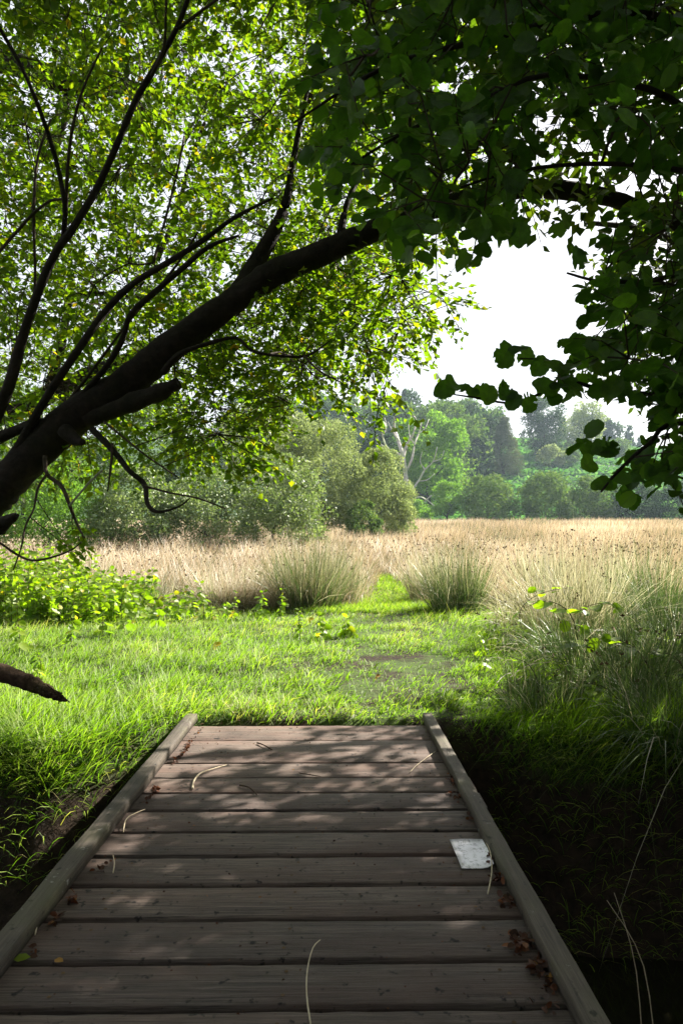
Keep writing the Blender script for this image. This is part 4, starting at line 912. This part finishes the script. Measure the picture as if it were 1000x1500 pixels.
# dead straps of grass arching over the right bank
db = []
for k in range(210):
    px = rgr.uniform(720, 1050); py = rgr.uniform(920, 1040); d = 1200/(py-795.+rgr.uniform(-20, 0)); x = (px-500)/1000*d; db.append([x, d, float(ground_z(x, d))+.15])
db = np.array(db); a = rgr.uniform(0, 6.283, len(db)); dv = nrm(np.stack([np.cos(a), np.sin(a)-.3, np.full(len(db), 1.1)], -1))
V, F, A = strips(db, dv, rgr.uniform(.3, .7, len(db)), rgr.uniform(.004, .009, len(db)), rgr.uniform(.7, 1.6, len(db)), 6, 3)
_link0('dead_grass', mk_mesh('dead_grass', V, F, A), M['deadblade'], kind='stuff', label='pale dead grass straps arching over the right bank', cat='dead grass')

# ------------------------------------------------------------------ small things on and near the bridge
def on_deck_pt(px, py, z=0.0):
    d = (1.2-z)*1000/(py-795.); return np.array([(px-500)/1000*d, d, z])
# white sheet
c4 = [on_deck_pt(658, 1232), on_deck_pt(708, 1231), on_deck_pt(723, 1273), on_deck_pt(676, 1274)]
n = 7; G = []
for u in np.linspace(0, 1, n):
    for v_ in np.linspace(0, 1, n):
        p_ = (c4[0]*(1-u)+c4[1]*u)*(1-v_)+(c4[3]*(1-u)+c4[2]*u)*v_; p_ = p_.copy(); p_[2] = .0062+.002*math.sin(4*u+3*v_)+(.012*max(0, u-.8)*5*v_); G.append(p_)
G = np.array(G); G2 = G.copy(); G2[:, 2] -= .0018; F = []
for a in range(n-1):
    for b_ in range(n-1):
        q = a*n+b_; F += [[q, q+n, q+n+1], [q, q+n+1, q+1]]; q += n*n; F += [[q, q+n+1, q+n], [q, q+1, q+n+1]]
rim = [k*n for k in range(n)]+[(n-1)*n+k for k in range(1, n)]+[k*n+n-1 for k in range(n-2, -1, -1)]+[k for k in range(n-2, 0, -1)]
for a, b_ in zip(rim, rim[1:]+rim[:1]): F += [[a, b_, b_+n*n], [a, b_+n*n, a+n*n]]
wm2, nt, out = new_mat('scuffed_white_sheet'); tc = nt.nodes.new('ShaderNodeTexCoord'); f = noise(nt, 38, 7, .8, tc.outputs['Object']); f2 = noise(nt, 9, 4, .7, tc.outputs['Object'])
c = ramp(nt, [(.33, (.10, .085, .085)), (.43, (.50, .49, .52)), (.50, (.86, .84, .90))], f); c = mixc(nt, 1.0, c, ramp(nt, [(.3, (.6, .58, .58)), (.5, (1, 1, 1))], f2), 'MULTIPLY')
p = nt.nodes.new('ShaderNodeBsdfPrincipled'); p.inputs['Roughness'].default_value = .35; nt.links.new(c, p.inputs['Base Color']); nt.links.new(p.outputs[0], out.inputs[0])
_link0('white_sheet', mk_mesh('white_sheet', np.vstack([G, G2]), F, smooth=False), wm2, label='small scuffed white square sheet lying on the planks beside the right kerb', cat='sheet')

# broken branch from the left
sp = limb([(-800, 1240, 60), (-560, 1060, 52), (-320, 985, 42), (-120, 972, 34), (-40, 978, 30), (0, 985, 26), (40, 1000, 24), (66, 1011, 19), (85, 1020, 11), (98, 1027, 3)], 2.62, 2.45, 0)
V, F, _ = tube(sp[0], sp[1], 12, .10, 41, 5); _link0('broken_branch', mk_mesh('broken_branch', V, F, smooth=True), M['mudwood'], label='dark broken rotten branch poking in from the left over the lawn', cat='branch')
for k, (a, b_, w) in enumerate([(103, 1029, 4), (92, 1015, 3), (86, 1031, 4), (70, 1004, 3)]):
    S_ = limb([(62+6*k, 1008+3*k, 9), (82+3*k, 1014+2*k, 6), (a, b_, 1.2)], 2.46, 2.45, 0, k); V2, F2, _ = tube(S_[0], S_[1], 5, .2, k, 2); link('splinter', mk_mesh('splinter', V2, F2), M['mudwood'], bpy.data.objects['broken_branch'])
sp = limb([(-60, 790, 30), (-10, 775, 26), (12, 762, 18), (26, 755, 7)], 3.4, 3.3, 0)
V, F, _ = tube(sp[0], sp[1], 10, .12, 42, 4); link('stub', mk_mesh('stub', V, F, smooth=True), M['trunk'], lean)

def twig_thing(name, label, cat, pts, r0, r1, mat):
    P3 = np.array([on_deck_pt(a, b_) + np.array([0, 0, z]) for a, b_, z in pts]); V, F, _ = tube(P3, np.linspace(r0, r1, len(P3)), 6, .12, len(label), 3)
    _link0(name, mk_mesh(name, V, F, smooth=True), mat, label=label, cat=cat)
straw = plain('straw_dry', (.42, .34, .22), (.62, .54, .40), 60)
twig_thing('twig', 'short dark curled twig near the far end of the planks', 'twig', [(377, 1090, .008), (386, 1094, .012), (398, 1100, .008)], .005, .003, M['mudwood'])
twig_thing('seed_stalk', 'pale curved seed stalk on the planks at left', 'stalk', [(282, 1157, .006), (284, 1147, .010), (293, 1137, .014), (308, 1130, .010), (332, 1122, .006)], .006, .002, straw)
twig_thing('twig', 'brown forked twig lying right of the pale seed stalk', 'twig', [(351, 1152, .006), (362, 1156, .012), (370, 1160, .008), (376, 1166, .006)], .004, .0025, M['mudwood'])
twig_thing('twig', 'thin dark twig lying across a gap in the middle of the deck', 'twig', [(438, 1134, .006), (452, 1137, .009), (470, 1139, .006)], .003, .002, M['mudwood'])
twig_thing('straw', 'pale straw curved beside the left kerb', 'straw', [(181, 1222, .008), (184, 1209, .02), (194, 1200, .02), (213, 1188, .008)], .0028, .0015, straw)
twig_thing('straw', 'short grey straw on the sixth plank from the far end', 'straw', [(166, 1281, .006), (168, 1268, .010), (166, 1255, .006)], .0022, .0015, straw)
twig_thing('straw', 'thin pale straw against the left kerb by the dead leaves', 'straw', [(52, 1372, .006), (58, 1355, .02), (76, 1335, .03)], .003, .0015, straw)
twig_thing('straw', 'long pale bent straw standing up at the bottom middle of the deck', 'straw', [(455, 1505, .006), (449, 1475, .03), (450, 1448, .05), (458, 1420, .06), (469, 1402, .05)], .0022, .0012, straw)
twig_thing('straw', 'pale straw curving over the white sheet', 'straw', [(714, 1312, .006), (720, 1285, .02), (718, 1262, .03), (712, 1242, .02), (704, 1225, .012)], .0025, .0015, straw)
twig_thing('straw', 'thin straw near the right kerb at the far end of the deck', 'straw', [(600, 1133, .006), (612, 1122, .01), (638, 1102, .008)], .0022, .0012, straw)
# leaf litter along the kerbs and crumbs on the planks
lp = []
def add_l(px, py, s, n, spread):
    for _ in range(n):
        q = on_deck_pt(px+random.gauss(0, spread), py+random.gauss(0, spread*.7)); q[2] = .004+abs(random.gauss(0, .008)); q[0] = min(max(q[0], -.90), .56); lp.append((q, s*random.uniform(.35, .95)))
for (px, py, s, n, sp_) in [(262, 1095, .035, 26, 6), (245, 1112, .035, 20, 5), (215, 1160, .035, 22, 4), (205, 1175, .03, 8, 4), (88, 1322, .035, 18, 6), (60, 1350, .035, 14, 6), (150, 1275, .03, 12, 12), (30, 1395, .03, 5, 8),
                            (660, 1145, .03, 22, 5), (668, 1168, .03, 22, 5), (690, 1200, .03, 14, 4), (722, 1262, .03, 12, 5), (735, 1290, .035, 18, 6), (745, 1325, .035, 26, 9), (765, 1385, .04, 34, 9), (790, 1420, .04, 30, 9), (810, 1445, .035, 16, 9), (780, 1380, .03, 10, 6), (800, 1480, .03, 8, 10),
                            (330, 1072, .03, 10, 20), (270, 1075, .03, 14, 10), (460, 1075, .025, 4, 20)]: add_l(px, py, s, n, sp_)
q = np.array([a for a, _ in lp]); s = np.array([b_ for _, b_ in lp]); m_ = len(q)
V, F, A = scatter(LEAF, q, np.stack([rgr.normal(0, 1, m_), rgr.normal(0, 1, m_), rgr.normal(0, .35, m_)], -1), np.array([0, 0, 1.])+rgr.normal(0, .7, (m_, 3)), s, seed=5)
_link0('leaf_litter', mk_mesh('leaf_litter', V, F, A), M['deadleaf'], kind='stuff', label='brown dead leaves gathered along both kerbs', cat='dead leaves')
m_ = 420; yy = 1.6+3*rgr.random(m_); q = np.stack([rgr.uniform(-.84, .55, m_), yy, np.full(m_, .003)], -1)
V, F, A = scatter(LEAF4, q, np.stack([rgr.normal(0, 1, m_), rgr.normal(0, 1, m_), rgr.normal(0, .4, m_)], -1), np.array([0, 0, 1.])+rgr.normal(0, .8, (m_, 3)), rgr.uniform(.004, .014, m_), seed=6)
_link0('crumbs', mk_mesh('crumbs', V, F, A), M['deadleaf'], kind='stuff', label='tiny brown bits scattered over the planks', cat='debris')
# fallen yellow leaves as single things
for k, (px, py, lb) in enumerate([(20, 1410, 'pale yellow fallen leaf at the lower left by the kerb'), (80, 1410, 'small orange fallen leaf on the lower left plank'), (803, 1435, 'orange brown curled fallen leaf at the lower right'), (777, 1415, 'orange fallen leaf among the dark litter at right')]):
    q = on_deck_pt(px, py); V, F, A = scatter(LEAF, np.array([[q[0], q[1], .008]]), np.array([[1, .3*(-1)**k, .1]]), np.array([[.1, -.2, 1.]]), .03 if k else .045, rnd=np.array([1. if k else .9]))
    _link0('fallen_leaf', mk_mesh('fallen_leaf', V, F, A), M['nettle'] if k < 1 else M['deadleaf'], label=lb, cat='leaf')
for k, (px, py, lb) in enumerate([(190, 918, 'yellow orange dying leaf at the foot of the tall left weed'), (313, 960, 'yellow and brown curled leaf lying in the middle of the left lawn'), (452, 916, 'orange yellow leaf low before the large rush tussock'), (550, 1004, 'small red orange leaf on the muddy path')]):
    d = 1200/(py-795.)*.985; x = (px-500)/1000*d; z = float(ground_z(x, d))+.10
    V, F, A = scatter(LEAF, np.array([[x, d, z]]*2), np.array([[1, .3, .2], [.2, .5, -.6]]), np.array([[.1, -.9, .6], [.3, -.8, .5]]), .085 if k < 3 else .045, rnd=np.array([1., .99]))
    _link0('dying_leaf', mk_mesh('dying_leaf', V, F, A), M['nettle'] if k < 3 else M['deadleaf'], label=lb, cat='leaf')
# tall stray grass stems against the field, and stems rising from the channel
for k, (px, py, L_, dx, lb) in enumerate([(945, 1500, .5, -.12, 'lone thin grass stem rising from the dark channel at lower right'), (965, 1480, .42, -.2, 'second thin grass stem leaning in the dark channel'), ]):
    d = 2.6; b0 = P(px, py, d); V, F, _ = tube([b0+np.array([0, 0, -.3]), b0+np.array([dx*.3, 0, L_*.4]), b0+np.array([dx, 0, L_])], [.002, .0018, .001], 5, 0, 1, 4)
    _link0('grass_stem', mk_mesh('grass_stem', V, F, smooth=True), straw, label=lb, cat='grass stem')
print('objects', len(bpy.data.objects)) if 0 else print('objects', len(bpy.data.objects), 'tris', sum(len(m.polygons) for m in bpy.data.meshes))
